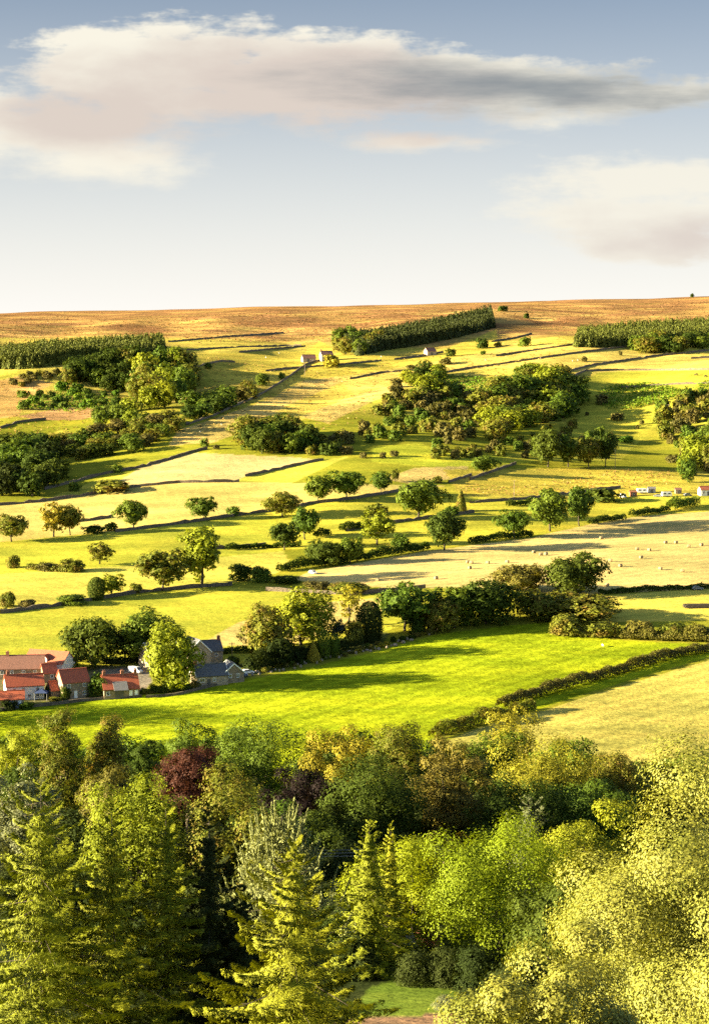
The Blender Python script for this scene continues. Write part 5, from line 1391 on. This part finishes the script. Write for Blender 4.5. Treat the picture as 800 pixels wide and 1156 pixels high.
w = bpy.data.worlds.new('World'); S.world = w; w.use_nodes = True
nt = w.node_tree; nt.nodes.clear()
sky = N(nt, 'ShaderNodeTexSky', sky_type='NISHITA'); sky.sun_disc = False
sky.sun_elevation = SUN_EL; sky.sun_rotation = math.atan2(sd[0], sd[1])
sky.altitude = 200; sky.air_density = .7; sky.dust_density = .8; sky.ozone_density = 1.0
tc = N(nt, 'ShaderNodeTexCoord'); sx = N(nt, 'ShaderNodeSeparateXYZ'); nt.links.new(tc.outputs['Generated'], sx.inputs[0])
yy = mth(nt, 'MAXIMUM', sx.outputs[1], .02)
a_ = mth(nt, 'DIVIDE', sx.outputs[0], yy); b_ = mth(nt, 'DIVIDE', sx.outputs[2], yy)
cv = N(nt, 'ShaderNodeCombineXYZ'); nt.links.new(a_, cv.inputs[0]); nt.links.new(b_, cv.inputs[1])
def tan_of(u, v):
    d = ray(u, v); return d[0] / d[1], d[2] / d[1]
PX = 1 / 2200.0
wn = noise(nt, cv.outputs[0], 14, 5, .6, (1, 2.2, 1)); wn2 = noise(nt, cv.outputs[0], 45, 5, .6, (1, 2.0, 1)); wn3 = noise(nt, cv.outputs[0], 8, 3, .5, (1, 3.2, 1))
def blob(u, v, ru, rv, rot=0.0, p=1.0):
    x0, z0 = tan_of(u, v)
    dx = mth(nt, 'SUBTRACT', a_, x0); dz = mth(nt, 'SUBTRACT', b_, z0)
    c, s = math.cos(rot), math.sin(rot)
    ex = mth(nt, 'DIVIDE', mth(nt, 'ADD', mth(nt, 'MULTIPLY', dx, c), mth(nt, 'MULTIPLY', dz, s)), ru * PX)
    ez = mth(nt, 'DIVIDE', mth(nt, 'SUBTRACT', mth(nt, 'MULTIPLY', dz, c), mth(nt, 'MULTIPLY', dx, s)), rv * PX)
    r2 = mth(nt, 'ADD', mth(nt, 'MULTIPLY', ex, ex), mth(nt, 'MULTIPLY', ez, ez))
    return mth(nt, 'MULTIPLY', mth(nt, 'SUBTRACT', 1.0, mth(nt, 'SQRT', r2)), p)
def smax(*bs):
    o = bs[0]
    for b in bs[1:]:
        n = nt.nodes.new('ShaderNodeMath'); n.operation = 'SMOOTH_MAX'; nt.links.new(o, n.inputs[0]); nt.links.new(b, n.inputs[1]); n.inputs[2].default_value = .25; o = n.outputs[0]
    return o
body = smax(blob(170, 85, 190, 75), blob(330, 92, 240, 66), blob(520, 100, 250, 52, -.04), blob(60, 150, 190, 62, .0), blob(110, 185, 150, 34), blob(720, 110, 200, 24, .07), blob(470, 160, 110, 16), blob(-60, 130, 160, 60))
body2 = smax(blob(770, 205, 230, 42, .05), blob(700, 245, 170, 44, .0), blob(740, 275, 150, 26), blob(860, 230, 180, 70))
nn = mth(nt, 'ADD', mth(nt, 'MULTIPLY', mth(nt, 'SUBTRACT', wn, .5), 1.5), mth(nt, 'MULTIPLY', mth(nt, 'SUBTRACT', wn2, .5), .6))
str1 = noise(nt, cv.outputs[0], 16, 6, .62, (1, 6.0, 1))
nn = mth(nt, 'ADD', nn, mth(nt, 'MULTIPLY', mth(nt, 'SUBTRACT', str1, .5), .8))
# crisp upper edge, frayed lower edge
wid = mrange(nt, b_, tan_of(400, 210)[1], tan_of(400, 60)[1], .95, .30)
m1 = mrange(nt, mth(nt, 'DIVIDE', mth(nt, 'SUBTRACT', mth(nt, 'ADD', body, nn), .04), wid), 0, 1, 0, 1, True)
m2 = mrange(nt, mth(nt, 'ADD', body2, mth(nt, 'MULTIPLY', nn, 1.1)), .06, .62, 0, .85, True)
mask = mth(nt, 'MAXIMUM', m1, m2)
# cloud shading painted in: hand-placed grey shade and warm tones over sunlit cream
def soft(v, a, b): return mrange(nt, v, a, b, 0, 1, True)
nz3 = mth(nt, 'MULTIPLY', mth(nt, 'SUBTRACT', wn3, .5), 1.5)
nzf = mth(nt, 'MULTIPLY', mth(nt, 'SUBTRACT', wn, .5), .8)
warm = mth(nt, 'MAXIMUM', blob(330, 110, 330, 75, -.03), mth(nt, 'MAXIMUM', mth(nt, 'MULTIPLY', blob(770, 268, 220, 45), .7), blob(110, 130, 150, 40)))
warm = soft(mth(nt, 'ADD', mth(nt, 'ADD', warm, nz3), nzf), -.1, .6)
dark = blob(590, 98, 330, 50, -.03)
dark = mth(nt, 'MULTIPLY', soft(mth(nt, 'ADD', mth(nt, 'ADD', dark, mth(nt, 'MULTIPLY', nz3, .6)), mth(nt, 'MULTIPLY', mth(nt, 'SUBTRACT', str1, .5), .9)), .0, 1.0), .92)
ccol = mixc(nt, mixc(nt, (2.75, 2.62, 2.25), (2.12, 1.86, 1.66), warm), (.72, .82, .90), dark)
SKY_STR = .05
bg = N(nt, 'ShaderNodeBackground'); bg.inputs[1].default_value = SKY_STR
# a thin milky veil thickening towards the horizon
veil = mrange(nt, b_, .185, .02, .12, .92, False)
tint = mixc(nt, (.46, .405, .385), (1.0, .98, .92), mrange(nt, b_, .22, .60, 0, 1, True))  # darkens the low sky; upper sky stays brighter as added fill for the shadows
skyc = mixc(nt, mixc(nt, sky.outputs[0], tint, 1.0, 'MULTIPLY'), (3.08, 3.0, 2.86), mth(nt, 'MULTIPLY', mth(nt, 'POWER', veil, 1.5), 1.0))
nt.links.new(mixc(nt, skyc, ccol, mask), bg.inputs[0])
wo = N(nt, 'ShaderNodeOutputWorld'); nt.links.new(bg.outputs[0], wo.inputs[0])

cam = bpy.data.cameras.new('camera'); co = bpy.data.objects.new('camera', cam); COL.objects.link(co); S.camera = co
cam.sensor_fit = 'HORIZONTAL'; cam.sensor_width = 36; cam.lens = 36 * F / 800
cam.clip_start = .5; cam.clip_end = 30000
co.location = (0, 0, 0); co.rotation_euler = (math.pi / 2 - PITCH, 0, 0)

S.view_settings.view_transform = 'Standard'; S.view_settings.look = 'None'
S.view_settings.exposure = 2.8; S.view_settings.gamma = 1; S.view_settings.use_curve_mapping = False
S.render.engine = 'CYCLES'
cy = S.cycles
cy.max_bounces = 5; cy.diffuse_bounces = 3; cy.glossy_bounces = 2; cy.transmission_bounces = 3; cy.transparent_max_bounces = 4
cy.caustics_reflective = False; cy.caustics_refractive = False
cy.use_denoising = False; cy.use_adaptive_sampling = True; cy.adaptive_threshold = .02
